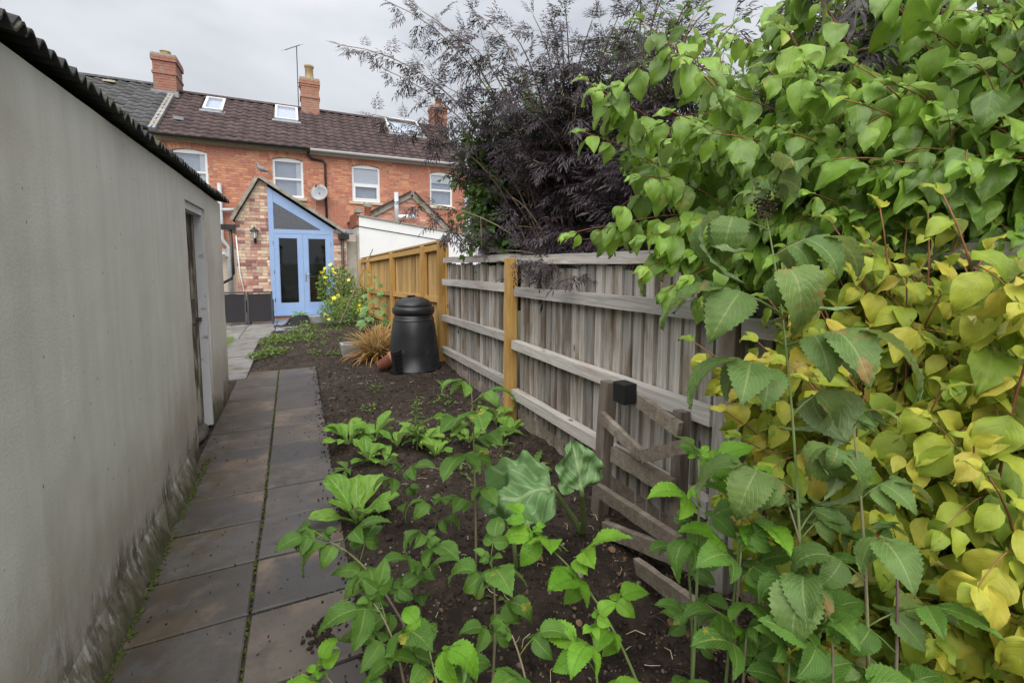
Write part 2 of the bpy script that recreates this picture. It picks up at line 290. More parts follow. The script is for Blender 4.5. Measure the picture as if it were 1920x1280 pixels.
# ------------------------------------------------------------ geometry helpers
def link(o, parent=None):
    COL.objects.link(o)
    if parent is not None: o.parent = parent
    return o
def tag(o, label=None, cat=None, group=None, kind=None):
    if label: o['label'] = label
    if cat: o['category'] = cat
    if group: o['group'] = group
    if kind: o['kind'] = kind
    return o
def empty(name, loc=(0, 0, 0), rz=0., label=None, cat=None, group=None):
    o = bpy.data.objects.new(name, None); o.empty_display_size = .1
    o.location = loc; o.rotation_euler = (0, 0, rz); link(o); return tag(o, label, cat, group)
def put(name, me, parent=None, loc=None, mat=None):
    o = bpy.data.objects.new(name, me); link(o, parent)
    if loc is not None: o.location = loc
    if mat is not None: o.matrix_local = mat
    return o
class MB:
    """collects vertices and faces in the parent's local space; build() links them as one mesh object"""
    def __init__(s): s.v = []; s.f = []; s.uv = None
    def add(s, V, F):
        n = len(s.v); s.v += [tuple(p) for p in V]; s.f += [tuple(i+n for i in f) for f in F]; return s
    def box(s, a, b, M=None):
        x0, y0, z0 = a; x1, y1, z1 = b
        V = [(x0, y0, z0), (x1, y0, z0), (x1, y1, z0), (x0, y1, z0), (x0, y0, z1), (x1, y0, z1), (x1, y1, z1), (x0, y1, z1)]
        if M is not None: V = [M @ Vector(p) for p in V]
        return s.add(V, [(3, 2, 1, 0), (4, 5, 6, 7), (0, 1, 5, 4), (1, 2, 6, 5), (2, 3, 7, 6), (3, 0, 4, 7)])
    def bar(s, p, q, w, h, up=(0, 0, 1)):
        p, q = Vector(p), Vector(q); d = (q-p).normalized(); x = d.cross(Vector(up)); x.normalize(); u = x.cross(d)
        V = [c + x*a*w/2 + u*b*h/2 for c in (p, q) for a, b in ((-1, -1), (1, -1), (1, 1), (-1, 1))]
        return s.add(V, [(0, 1, 2, 3), (7, 6, 5, 4), (0, 4, 5, 1), (1, 5, 6, 2), (2, 6, 7, 3), (3, 7, 4, 0)])
    def tube(s, pts, r0, r1=None, n=6):
        r1 = r0 if r1 is None else r1; pts = [Vector(p) for p in pts]; V = []; F = []
        for i, p in enumerate(pts):
            d = (pts[min(i+1, len(pts)-1)] - pts[max(i-1, 0)]).normalized()
            a = d.cross(Vector((.31, .17, .93)) if abs(d.z) < .9 else Vector((1, .1, 0))).normalized(); b = d.cross(a)
            r = r0 + (r1-r0)*i/max(1, len(pts)-1)
            V += [p + (a*math.cos(6.2832*k/n) + b*math.sin(6.2832*k/n))*r for k in range(n)]
        for i in range(len(pts)-1):
            for k in range(n): F.append((i*n+k, i*n+(k+1) % n, (i+1)*n+(k+1) % n, (i+1)*n+k))
        F.append(tuple(range(n-1, -1, -1))); F.append(tuple((len(pts)-1)*n+k for k in range(n)))
        return s.add(V, F)
    def lathe(s, prof, n=24, c=(0, 0, 0), squash=None):
        V = []; F = []; cx, cy, cz = c
        for r, z in prof:
            V += [(cx+r*math.cos(6.2832*k/n), cy+r*math.sin(6.2832*k/n), cz+z) for k in range(n)]
        for i in range(len(prof)-1):
            for k in range(n): F.append((i*n+k, i*n+(k+1) % n, (i+1)*n+(k+1) % n, (i+1)*n+k))
        return s.add(V, F)
    def prism(s, poly, y0, y1):
        """polygon of (x,z), counter-clockwise seen from -Y, extruded from y0 to y1"""
        n = len(poly); V = [(x, y0, z) for x, z in poly] + [(x, y1, z) for x, z in poly]
        return s.add(V, [tuple(range(n)), tuple(range(2*n-1, n-1, -1))] + [(i, i+n, (i+1) % n+n, (i+1) % n) for i in range(n)])
    def mesh(s, name, mat, smooth=False):
        me = bpy.data.meshes.new(name); me.from_pydata(s.v, [], s.f); me.materials.append(MATS[mat])
        if s.uv:
            l = me.uv_layers.new(name='UVMap'); fl = []
            for f in s.f:
                for i in f: fl += s.uv[i]
            l.data.foreach_set('uv', fl)
        if smooth: me.polygons.foreach_set('use_smooth', [True]*len(me.polygons))
        me.update(); return me
    def build(s, name, mat, parent=None, smooth=False, loc=None):
        return put(name, s.mesh(name, mat, smooth), parent, loc)
def bevel(o, w, seg=1):
    m = o.modifiers.new('bevel', 'BEVEL'); m.width = w; m.segments = seg; m.limit_method = 'ANGLE'; return o
def bez(a, c, b, n):
    a, c, b = Vector(a), Vector(c), Vector(b)
    return [a*(1-t)**2 + c*2*t*(1-t) + b*t*t for t in [i/(n-1) for i in range(n)]]
def scatter(name, parts, mat, parent=None, kind='stuff', smooth=False):
    """parts: list of (V n*3, F m*3 triangles, UV n*2 or None, T k*4*4) -> one mesh object"""
    Vs, Fs, Us, off = [], [], [], 0
    for V, F, U, T in parts:
        k = len(T)
        if not k: continue
        T = np.asarray(T, float); n = len(V)
        P = np.einsum('kij,nj->kni', T[:, :3, :3], np.asarray(V, float)) + T[:, None, :3, 3]
        Vs.append(P.reshape(-1, 3)); Fs.append((np.asarray(F)[None] + (np.arange(k)*n)[:, None, None] + off).reshape(-1, 3))
        if U is not None: Us.append(np.tile(np.asarray(U, float), (k, 1)))
        off += k*n
    V = np.concatenate(Vs); F = np.concatenate(Fs).astype(np.int32)
    me = bpy.data.meshes.new(name); me.vertices.add(len(V)); me.vertices.foreach_set('co', V.astype(np.float32).ravel())
    me.loops.add(F.size); me.loops.foreach_set('vertex_index', F.ravel())
    me.polygons.add(len(F)); me.polygons.foreach_set('loop_start', np.arange(0, F.size, 3, dtype=np.int32))
    if Us:
        U = np.concatenate(Us); l = me.uv_layers.new(name='UVMap'); l.data.foreach_set('uv', U[F.ravel()].astype(np.float32).ravel())
    if smooth: me.polygons.foreach_set('use_smooth', np.ones(len(F), bool))
    me.materials.append(MATS[mat]); me.update(calc_edges=True); me.validate()
    o = put(name, me, parent)
    if kind: o['kind'] = kind
    return o
def tris(F):
    out = []
    for f in F:
        for i in range(1, len(f)-1): out.append((f[0], f[i], f[i+1]))
    return out
def frame(pos, ydir, nrm, s=1.):
    y = Vector(ydir).normalized(); x = y.cross(Vector(nrm))
    if x.length < 1e-3: x = y.cross(Vector((.3, .9, .2)))
    x.normalize(); z = x.cross(y)
    return Matrix(((x.x*s, y.x*s, z.x*s, pos[0]), (x.y*s, y.y*s, z.y*s, pos[1]), (x.z*s, y.z*s, z.z*s, pos[2]), (0, 0, 0, 1)))
def rv(a=1.): return Vector((rng.uniform(-a, a), rng.uniform(-a, a), rng.uniform(-a, a)))

# ---- bricks: rectangles clipped to a convex outline, standing proud of the mortar sheet
def clip(poly, halfs):
    for a, b, c in halfs:                       # keep a*x+b*z<=c
        out = []
        for i in range(len(poly)):
            p, q = poly[i], poly[(i+1) % len(poly)]; dp = a*p[0]+b*p[1]-c; dq = a*q[0]+b*q[1]-c
            if dp <= 0: out.append(p)
            if dp*dq < 0: t = dp/(dp-dq); out.append((p[0]+(q[0]-p[0])*t, p[1]+(q[1]-p[1])*t))
        poly = out
        if len(poly) < 3: return []
    return poly
def area(p): return abs(sum(p[i][0]*p[(i+1) % len(p)][1]-p[(i+1) % len(p)][0]*p[i][1] for i in range(len(p))))/2
BRK = {}
def bricks(parent, x0, x1, z0, z1, y, halfs, mats, L=.215, H=.065, J=.01, holes=(), prefer=None, limit=300, proud=.012, flemish=True):
    cand = []; row = 0; z = z0
    while z < z1:
        x = x0 - rng.uniform(.02, .04) - (.1 if row % 2 else 0); k = row
        while x < x1:
            l = L if (not flemish or k % 2 == 0 or rng.random() < .35) else (L-J)/2
            k += 1
            xa, xb = max(x, x0), min(x+l, x1)
            if xb-xa > .03:
                rects = [(xa, xb)]
                for hx0, hx1, hz0, hz1 in holes:
                    if z+H > hz0 and z < hz1:
                        nrx = []
                        for a, b in rects:
                            if b <= hx0 or a >= hx1: nrx.append((a, b)); continue
                            if hx0-a > .025: nrx.append((a, hx0))
                            if b-hx1 > .025: nrx.append((hx1, b))
                        rects = nrx
                for a, b in rects:
                    p = clip([(a, z), (b, z), (b, min(z+H, z1)), (a, min(z+H, z1))], halfs)
                    if p and area(p) > .0012: cand.append((p, rng.choices(range(len(mats)), [m[1] for m in mats])[0]))
            x += l+J
        z += H+J; row += 1
    cen = lambda p: (sum(q[0] for q in p)/len(p), sum(q[1] for q in p)/len(p))
    if prefer: cand.sort(key=lambda c: prefer(*cen(c[0])))
    rest = {}
    for i, (p, mi) in enumerate(cand):
        cx, cz = cen(p); rel = [(a-cx, b-cz) for a, b in p]; yy = y - proud + rng.uniform(-.003, .003)
        if i < limit:
            key = (mi, tuple((round(a, 3), round(b, 3)) for a, b in rel))
            if key not in BRK: BRK[key] = MB().prism(rel, 0, .03).mesh('brick', mats[mi][0])
            put('brick', BRK[key], parent, (cx, yy, cz))
        else: rest.setdefault(mi, MB()).prism(p, yy, yy+.03)
    for mi, mb in rest.items(): tag(mb.build('brickwork', mats[mi][0], parent), kind='stuff')

# ------------------------------------------------------------ ground, path, soil
g = MB().add([(-400, -200, -.07), (400, -200, -.07), (400, 900, -.07), (-400, 900, -.07)], [(0, 1, 2, 3)]).build('ground', 'garden_ground'); tag(g, kind='structure')
SX = -.745
pth = empty('path', (0, 0, 0)); tag(pth, kind='structure')
rows = [.1, .52, .94, 1.35, 1.76, 2.18, 2.58, 2.99, 3.4, 3.8, 4.21, 4.68, 5.2, 5.75, 6.27, 6.72, 7.17]
tag(MB().box((-1.5, 0, -.06), (.2, 7.19, -.016)).build('bedding', 'soil', pth), kind='stuff')
def slab(x0, x1, y0, y1, mat='slab_stone', parent=pth, name='slab', top=0., th=.04):
    cx, cy = (x0+x1)/2, (y0+y1)/2; a, b = (x1-x0)/2, (y1-y0)/2; c = .006; mb = MB(); V = []
    n = 5
    for k, (dx, zz) in enumerate(((0, -th), (0, -.007), (c, 0))):
        V += [(-a+dx, -b+dx, zz), (a-dx, -b+dx, zz), (a-dx, b-dx, zz), (-a+dx, b-dx, zz)]
    F = [(k*4+i, k*4+(i+1) % 4, k*4+4+(i+1) % 4, k*4+4+i) for k in range(2) for i in range(4)] + [(8, 9, 10, 11)]
    o = mb.add(V, F).build(name, mat, parent, loc=(cx, cy, top+rng.uniform(-.003, .003)))
    o.rotation_euler = (rng.uniform(-.012, .012), rng.uniform(-.012, .012), rng.uniform(-.01, .01)); return o
for i in range(len(rows)-1):
    y0, y1 = rows[i], rows[i+1]; sh = -.012*max(0, y0-3)
    xj = -.243 + sh
    slab(xj+.006, .188, y0+.008, y1-.008)
    if y0 < 5.7: slab(SX-.01, xj-.006, y0+.008, y1-.008)
    else: slab(-.66, xj-.006, y0+.005, y1-.005) if y0 > 6.6 else slab(-.755, xj-.006, y0+.005, y1-.005)
fl = empty('garden_paving'); tag(fl, kind='structure')
for x0, x1, y0, y1 in ((-1.75, -1.25, 6.3, 6.71), (-1.74, -.665, 6.73, 8.3), (-1.74, -.72, 8.32, 10.3)): slab(x0, x1, y0, y1, 'flag_concrete', fl, 'flagstone', .012, .05)
for i in range(5):
    for j in range(5): slab(-2.9+.6*i, -2.9+.6*i+.59, 10.36+.6*j, 10.36+.6*j+.59, 'flag_concrete' if i < 4 and j < 3 else 'patio_wet', fl, 'flagstone', .01, .05)
for i in range(3):
    for j in range(3): slab(.12+.5*i, .12+.5*i+.49, 11.9+.5*j, 11.9+.5*j+.49, 'patio_wet', fl, 'flagstone', .012, .05)
tag(MB().box((-3, 6.3, -.06), (1.6, 13.6, -.03)).build('bedding', 'soil', fl), kind='stuff')

def soilz(x, y):
    p = Vector((x, y, 0))
    z = .04*mnoise.noise(p*1.3) + .028*mnoise.noise(p*4.1) + .02*mnoise.noise(p*11) + .012*mnoise.noise(p*27)
    return z
EDX = .19
def bedz(x, y):
    e = min(max((x-EDX+.05 - .05*mnoise.noise(Vector((0, y*2.3, 5.)))-.02*mnoise.noise(Vector((0, y*9, 1.))))/.16, 0), 1) if y < 7.22 else min(max((x+.66)/.15, 0), 1)
    return -.03 + (.055+soilz(x, y))*e
def grid(name, x0, x1, y0, y1, d, fn, mat):
    nx, ny = int((x1-x0)/d), int((y1-y0)/d)
    V = [(x0+(x1-x0)*i/nx, y0+(y1-y0)*j/ny, fn(x0+(x1-x0)*i/nx, y0+(y1-y0)*j/ny)) for j in range(ny+1) for i in range(nx+1)]
    F = [(j*(nx+1)+i, j*(nx+1)+i+1, (j+1)*(nx+1)+i+1, (j+1)*(nx+1)+i) for j in range(ny) for i in range(nx)]
    return tag(MB().add(V, F).build(name, mat, smooth=True), kind='structure')
grid('soil_bed', EDX-.12, 1.95, .2, 7.23, .022, bedz, 'soil')
grid('far_soil_bed', -.68, 1.9, 7.2, 12.0, .04, bedz, 'soil')
ico = [(0, 0, 1), (.894, 0, .447), (.276, .851, .447), (-.724, .526, .447), (-.724, -.526, .447), (.276, -.851, .447), (.724, .526, -.447), (-.276, .851, -.447), (-.894, 0, -.447), (-.276, -.851, -.447), (.724, -.526, -.447), (0, 0, -1)]
icf = [(0, 1, 2), (0, 2, 3), (0, 3, 4), (0, 4, 5), (0, 5, 1), (1, 6, 2), (2, 7, 3), (3, 8, 4), (4, 9, 5), (5, 10, 1), (6, 7, 2), (7, 8, 3), (8, 9, 4), (9, 10, 5), (10, 6, 1), (11, 7, 6), (11, 8, 7), (11, 9, 8), (11, 10, 9), (11, 6, 10)]
def blob(p, s): 
    M = Matrix.Rotation(rng.uniform(0, 6.3), 4, rv().normalized()); M = Matrix.Translation(p) @ M @ Matrix.Diagonal((s*rng.uniform(.6, 1.5), s*rng.uniform(.6, 1.3), s*rng.uniform(.4, .9), 1)); return np.array(M)
T = []
for _ in range(16000):
    y = 1.0+10.5*rng.random()**1.6; x = rng.uniform(EDX-.02 if y < 7.2 else -.6, 1.8); s = abs(rng.gauss(0, .0042))+.002
    T.append(blob((x, y, bedz(x, y)+s*.3), s*(1.6 if rng.random() < .08 else 1)))
ic = np.array(ico); ic2 = ic*(1+.25*nr.randn(12, 1))
TC = []
for _ in range(1500):
    y = 1.0+9*rng.random()**1.5; x = rng.uniform(EDX if y < 7.2 else -.6, 1.8); s = rng.uniform(.008, .02); TC.append(blob((x, y, bedz(x, y)+s*.2), s))
scatter('soil_clods', [(ic2, icf, None, TC)], 'soil')
scatter('soil_crumbs', [(ic2, icf, None, T)], 'chips')
T = []
for _ in range(420):
    y = rng.uniform(1.3, 7.1); x = EDX - abs(rng.gauss(0, .05)) + .02; s = rng.uniform(.003, .01)
    T.append(blob((x, y, s*.4), s))
for _ in range(240): 
    y = rng.uniform(1.5, 5); T.append(blob((rng.uniform(SX+.02, EDX), y, .002), rng.uniform(.002, .006)))
for c in ((.02, 1.93), (.05, 1.98), (.04, 1.9)):
    for _ in range(30): T.append(blob((c[0]+rng.gauss(0, .025), c[1]+rng.gauss(0, .025), .006), rng.uniform(.005, .014)))
scatter('spilled_soil', [(ic2, icf, None, T)], 'clod')
T = [blob((rng.gauss(-.243-.012*max(0, y-3), .006), y, -.008), rng.uniform(.006, .013)) for y in [rng.uniform(.8, 7.1) for _ in range(420)]]
T += [blob((rng.uniform(SX, EDX), y+rng.gauss(0, .004), -.012), rng.uniform(.004, .009)) for y in rows[2:] for _ in range(26)]
T += [blob((SX+.05+abs(rng.gauss(0, .014)), rng.uniform(1., 4.1), .0), rng.uniform(.006, .016)) for _ in range(300)]
scatter('joint_moss', [(ic2, icf, None, T)], 'moss')

# ------------------------------------------------------------ shed
shed = empty('shed', (SX, 3, 0), label='grey rendered shed with corrugated roof and recessed door beside the path', cat='shed')
def L(o, x, y, z): return (x-o.location.x, y-o.location.y, z-o.location.z)
mb = MB(); xw = SX; DY0, DY1, ZT = 4.14, 4.97, 2.16
def wq(y0, y1, z0, z1): mb.box(L(shed, xw-.14, y0, z0), L(shed, xw - .05*max(0, (y0+y1)/2-4)/2, y1, z1))
V = []; F = []
def wavywall(y0, y1, z0, z1, xo=0., n=40, m=30):
    base = len(mb.v); V = []
    for j in range(m+1):
        for i in range(n+1):
            y = y0+(y1-y0)*i/n; z = z0+(z1-z0)*j/m
            V.append(L(shed, xw+xo+.006*mnoise.noise(Vector((y*1.2, z*1.2, 3)))+.003*mnoise.noise(Vector((y*5, z*5, 7)))+(.3*max(0, .17-z)*(1+.35*mnoise.noise(Vector((y*6, 0, 0))))*min(1, max(0, (4.05-y)*4))), y, z))
    mb.add(V, [(j*(n+1)+i, j*(n+1)+i+1, (j+1)*(n+1)+i+1, (j+1)*(n+1)+i) for j in range(m) for i in range(n)])
wavywall(-.8, DY0, -.06, ZT, n=90, m=40); wavywall(DY0, DY1, 2.0, ZT, -.004, 8, 3); wavywall(DY1, 5.95, -.06, ZT, -.008, 16, 30)
mb.add([L(shed, xw, DY0, -.06), L(shed, xw-.2, DY0, -.06), L(shed, xw-.2, DY0, ZT), L(shed, xw, DY0, ZT)], [(0, 1, 2, 3)])
mb.add([L(shed, xw-.008, DY1, -.06), L(shed, xw-.2, DY1, -.06), L(shed, xw-.2, DY1, ZT), L(shed, xw-.008, DY1, ZT)], [(3, 2, 1, 0)])
mb.add([L(shed, xw-.005, DY0, 2.0), L(shed, xw-.2, DY0, 2.0), L(shed, xw-.2, DY1, 2.0), L(shed, xw-.005, DY1, 2.0)], [(0, 1, 2, 3)])
mb.box(L(shed, xw-2.4, 5.85, -.06), L(shed, xw-.012, 5.948, ZT)); mb.box(L(shed, xw-2.4, -.8, -.06), L(shed, xw-.01, -.7, ZT)); mb.box(L(shed, xw-2.4, -.7, -.06), L(shed, xw-2.3, 5.85, 2.6))
mb.build('wall', 'shed_paint', shed)
for seg in range(8):                                  # overlapping corrugated sheets
    y0 = -.8+seg*.87-.05; y1 = y0+.95; n = int((y1-y0)/.0094); mb = MB(); V = []
    lift = .012*(seg % 2); xo = .055+rng.uniform(-.012, .012)
    for i in range(n+1):
        y = y0+(y1-y0)*i/n; zz = .017*math.sin(y*2*math.pi/.075)+lift+.006*mnoise.noise(Vector((y*9, 0, 0)))
        x1 = xw+xo+.012*mnoise.noise(Vector((y*14, 2, 0)))
        for x, z in ((x1, 2.2+zz), (xw-2.45, 2.62+zz)):
            V += [L(shed, x, y, z), L(shed, x, y, z-.009)]
    F = []
    for i in range(n):
        a = i*4; b = a+4; F += [(a, a+2, b+2, b), (a+1, b+1, b+3, a+3), (a, b, b+1, a+1)]
    mb.add(V, F).build('roof_sheet', 'corrugated', shed)
mb = MB().box(L(shed, xw-.12, -.8, 2.12), L(shed, xw-.03, 5.93, 2.176)); mb.build('eaves_batten', 'wood_rot_v', shed)
fr = MB(); fr.box(L(shed, xw-.085, DY1-.055, .02), L(shed, xw-.02, DY1-.004, 1.996)); fr.box(L(shed, xw-.085, DY0+.004, 1.94), L(shed, xw-.02, DY1-.058, 1.996)); fr.box(L(shed, xw-.155, DY0+.004, .02), L(shed, xw-.1, DY0+.05, 1.938))
fr.build('door_frame', 'frame_paint', shed)
MB().box(L(shed, xw-.198, DY1-.075, .02), L(shed, xw-.088, DY1-.01, 1.99)).build('door_lining', 'peeling_wood', shed)
dr = MB().box(L(shed, xw-.2, DY0+.01, .06), L(shed, xw-.165, DY1-.08, 1.99)).build('door', 'dark_room', shed)
for k in range(6):
    a = DY0+.045+k*.1; MB().box(L(shed, xw-.166, a, .07), L(shed, xw-.15+rng.uniform(0, .006), a+.1, 1.93)).build('plank', 'peeling_wood', dr)
MB().box(L(shed, xw-.15, DY1-.12, .98), L(shed, xw-.1, DY1-.077, 1.2)).build('lock_box', 'wood_rot_v', dr)
MB().box(L(shed, xw-.135, DY1-.09, 1.0), L(shed, xw-.06, DY1-.05, 1.03)).build('latch', 'dark_metal', dr)
mb = MB(); V = [(p[0]*.1*(1+.2*rng.random()), p[1]*.34*(1+.1*rng.random()), p[2]*.075) for p in ico]
st = mb.add(V, icf).build('door_step', 'slab_stone', shed, loc=L(shed, xw-.1, 4.66, .03)); m_ = st.modifiers.new('s', 'SUBSURF'); m_.levels = m_.render_levels = 2
# ------------------------------------------------------------ terrace houses
YF, ZE, YR, ZR = 16.5, 5.1, 19.5, 7.24
RED = [('brick_red', 1)]
OLD = [('brick_old_red', 3.6), ('brick_old_buff', 4.6), ('brick_old_purple', .8)]
def arch_pts(x0, x1, z, rise, n=8):
    return [(x0+(x1-x0)*i/n, z+rise*(1-(2*i/n-1)**2)) for i in range(n+1)]
WZ0, WZ1, RISE = 3.56, 4.72, .07
def window(house, x0, x1, style, z0=WZ0, z1=WZ1):
    """sash window with segmental head: frame > pane, sill; brick arch above"""
    y = YF; lx = house.location
    def P(x, z): return (x-lx.x, z-lx.z)
    yo = y-lx.y; mb = MB()
    xm = z0+(z1-z0)*.5; w = .06
    mb.prism([P(x0, z0), P(x0+w, z0), P(x0+w, z1), P(x0, z1)], yo+.035, yo+.1); mb.prism([P(x1-w, z0), P(x1, z0), P(x1, z1), P(x1-w, z1)], yo+.035, yo+.1)
    mb.prism([P(x0+w, z0), P(x1-w, z0), P(x1-w, z0+.07), P(x0+w, z0+.07)], yo+.036, yo+.099)
    mb.prism([P(x0+w, xm-.03), P(x1-w, xm-.03), P(x1-w, xm+.03), P(x0+w, xm+.03)], yo+.03, yo+.097)
    top = arch_pts(x0, x1, z1, RISE); mb.prism([P(x0+.001, z1-.05), P(x1-.001, z1-.05)] + [P(a, b) for a, b in top[::-1]], yo+.037, yo+.098)
    if style == 'tilt':
        for xx in (x0+w, x1-w-.045): mb.prism([P(xx, z0+.07), P(xx+.045, z0+.07), P(xx+.045, xm-.03), P(xx, xm-.03)], yo+.028, yo+.09)
        mb.prism([P(x0+w+.045, z0+.07), P(x1-w-.045, z0+.07), P(x1-w-.045, z0+.12), P(x0+w+.045, z0+.12)], yo+.029, yo+.09)
        mb.prism([P(x0+w+.045, xm-.08), P(x1-w-.045, xm-.08), P(x1-w-.045, xm-.03), P(x0+w+.045, xm-.03)], yo+.029, yo+.09)
    f = mb.build('window', 'upvc_white', house)
    for a, b in ((z0+.07, xm-.03), (xm+.03, z1-.02)):
        MB().prism([P(x0+w, a), P(x1-w, a), P(x1-w, b), P(x0+w, b)], yo+.075, yo+.081).build('pane', 'glass_sky', f)
    MB().box((x0-.1-lx.x, yo-.06, z0-.09-lx.z), (x1+.1-lx.x, yo+.06, z0-.004-lx.z)).build('sill', 'sill_stone', f)
    if style in ('tilt', 'half'):
        zb = xm-.02 if style == 'tilt' else xm+.25
        MB().box((x0+.05-lx.x, yo+.088, zb-lx.z), (x1-.05-lx.x, yo+.092, z1+.03-lx.z)).build('blind', 'blind_white', f)
        MB().box((x0-.05-lx.x, yo+.17, z0-lx.z), (x1+.05-lx.x, yo+.18, z1+.1-lx.z)).build('curtain', 'curtain_grey', f)
    else:
        MB().box((x0-.05-lx.x, yo+.17, z0-lx.z), (x1+.05-lx.x, yo+.18, z1+.1-lx.z)).build('curtain', 'curtain_grey', f)
        MB().box((x1-.2-lx.x, yo+.11, z0+.05-lx.z), (x1-.04-lx.x, yo+.13, z1-lx.z)).build('curtain', 'blind_white', f)
    n = 11                                                       # soldier-course arch
    for i in range(n):
        a0 = x0-.05+(x1-x0+.1)*i/n; a1 = x0-.05+(x1-x0+.1)*(i+1)/n-.009
        zz = lambda x: z1+RISE*(1-(2*(x-x0)/(x1-x0)-1)**2)+.012
        c = (x0+x1)/2; sp = lambda x: x+(x-c)*.13
        rel = [P(a0, zz(a0)), P(a1, zz(a1)), P(sp(a1), zz(a1)+.22), P(sp(a0), zz(a0)+.22)]
        MB().prism(rel, yo-.017, yo+.02).build('brick', 'brick_red', f)
def wall_with_holes(x0, x1, z0, z1, y, holes, lx, th=.25):
    mb = MB(); xs = sorted({x0, x1, *[h[0] for h in holes], *[h[1] for h in holes]})
    for a, b in zip(xs[:-1], xs[1:]):
        cuts = sorted((h[2], h[3]) for h in holes if h[0] <= a+1e-6 and h[1] >= b-1e-6); z = z0
        for c0, c1 in cuts:
            if c0 > z: mb.box((a-lx.x, y-lx.y, z-lx.z), (b-lx.x, y+th-lx.y, c0-lx.z))
            z = c1
        if z < z1: mb.box((a-lx.x, y-lx.y, z-lx.z), (b-lx.x, y+th-lx.y, z1-lx.z))
    return mb
RS = Vector((0, YR-YF+.25, ZR-ZE+.0)); SL = RS.length
RN = Vector((0, -RS.z, RS.y)).normalized()
def tile_mesh(name, mat, w, l):
    V = []; F = []; n = 8; prof = lambda t: .022*math.sin(t*6.2832+.6)+.016*max(0, math.sin(t*6.2832*.5))**4
    for yy, zz in ((0., .014), (l, -.012)):
        for i in range(n+1): V.append((-w/2+w*1.03*i/n, yy, zz+prof(i/n)))
    for i in range(n+1): V.append((-w/2+w*1.03*i/n, 0., prof(i/n)-.012))
    F = [(i, i+1, n+2+i, n+1+i) for i in range(n)] + [(2*n+2+i, 2*n+3+i, i+1, i) for i in range(n)]
    return MB().add(V, F).mesh(name, mat, True)
def roof(house, x0, x1, mat, dz=0., skip=()):
    lx = house.location; o = Vector((0, YF-.25, ZE+dz))
    a = [Vector((x, 0, 0))+o+RS*k for x in (x0, x1) for k in (0, 1)]
    mb = MB(); V = [Vector(p)-lx-Vector((0, 0, .03)) for p in a] + [Vector((x0, 2*YR-YF+.25, ZE+dz))-lx, Vector((x1, 2*YR-YF+.25, ZE+dz))-lx]
    mb.add(V, [(0, 2, 3, 1), (1, 3, 5, 4)]); r = mb.build('roof', mat, house)
    w = .3; nx = int(round((x1-x0)/w)); w = (x1-x0)/nx; nrow = 12; l = SL/nrow
    me = tile_mesh('tile', mat, w, l*1.12)
    ang = math.atan2(RS.z, RS.y)
    for j in range(nrow):
        for i in range(nx):
            p = o + RS*(j/nrow) + Vector((x0+w*(i+.5), 0, 0)); q = p+RS*(.5/nrow)
            if any(s[0]-.02 < q.x < s[1]+.02 and s[2] < (q.y-o.y)/RS.y < s[3] for s in skip): continue
            t_ = put('tile', me, r, p-lx+RN*(.012+rng.uniform(-.004, .004)))
            t_.rotation_euler = (ang+rng.uniform(-.008, .008), 0, rng.uniform(-.006, .006))
    n = int((x1-x0)/.32)
    for i in range(n):
        xa = x0+(x1-x0)*i/n; V = []; F = []
        for x in (xa+.003, xa+(x1-x0)/n-.003):
            for k in range(7):
                t_ = math.pi*k/6; V.append((x-lx.x, YR-lx.y+.13*math.cos(t_), ZR+dz-lx.z-.02+.1*math.sin(t_)))
        MB().add(V, [(k, k+1, k+8, k+7) for k in range(6)]).build('ridge_tile', mat, r, True)
    return r
def skylight(house, u0, u1, k0, k1, X0, X1):
    lx = house.location; o = Vector((0, YF-.25, ZE)); ex = Vector((1, 0, 0)); es = RS.normalized()
    M = Matrix.Translation(o+RS*k0+Vector((X0, 0, 0))-lx) @ Matrix(((1, 0, 0, 0), (0, es.y, RN.y, 0), (0, es.z, RN.z, 0), (0, 0, 0, 1)))
    w, l = X1-X0, SL*(k1-k0); b = .07; mb = MB()
    mb.box((0, 0, -.05), (w, b, .09), M); mb.box((0, l-b, -.05), (w, l, .09), M); mb.box((0, b, -.05), (b, l-b, .091), M); mb.box((w-b, b, -.05), (w, l-b, .091), M)
    f = mb.build('skylight', 'frame_paint', house)
    MB().box((b, b, .05), (w-b, l-b, .056), M).build('pane', 'glass_sky', f)
    MB().box((b, b, -.03), (w-b, l-b, -.02), M).build('blind', 'blind_white', f)
    MB().box((-.08, -.16, -.005), (w+.08, 0., .035), M).build('flashing', 'lead', f)
def onroof(u, v, dz=0.): return onP(u, v, (0, YF-.25, ZE+dz), RN)
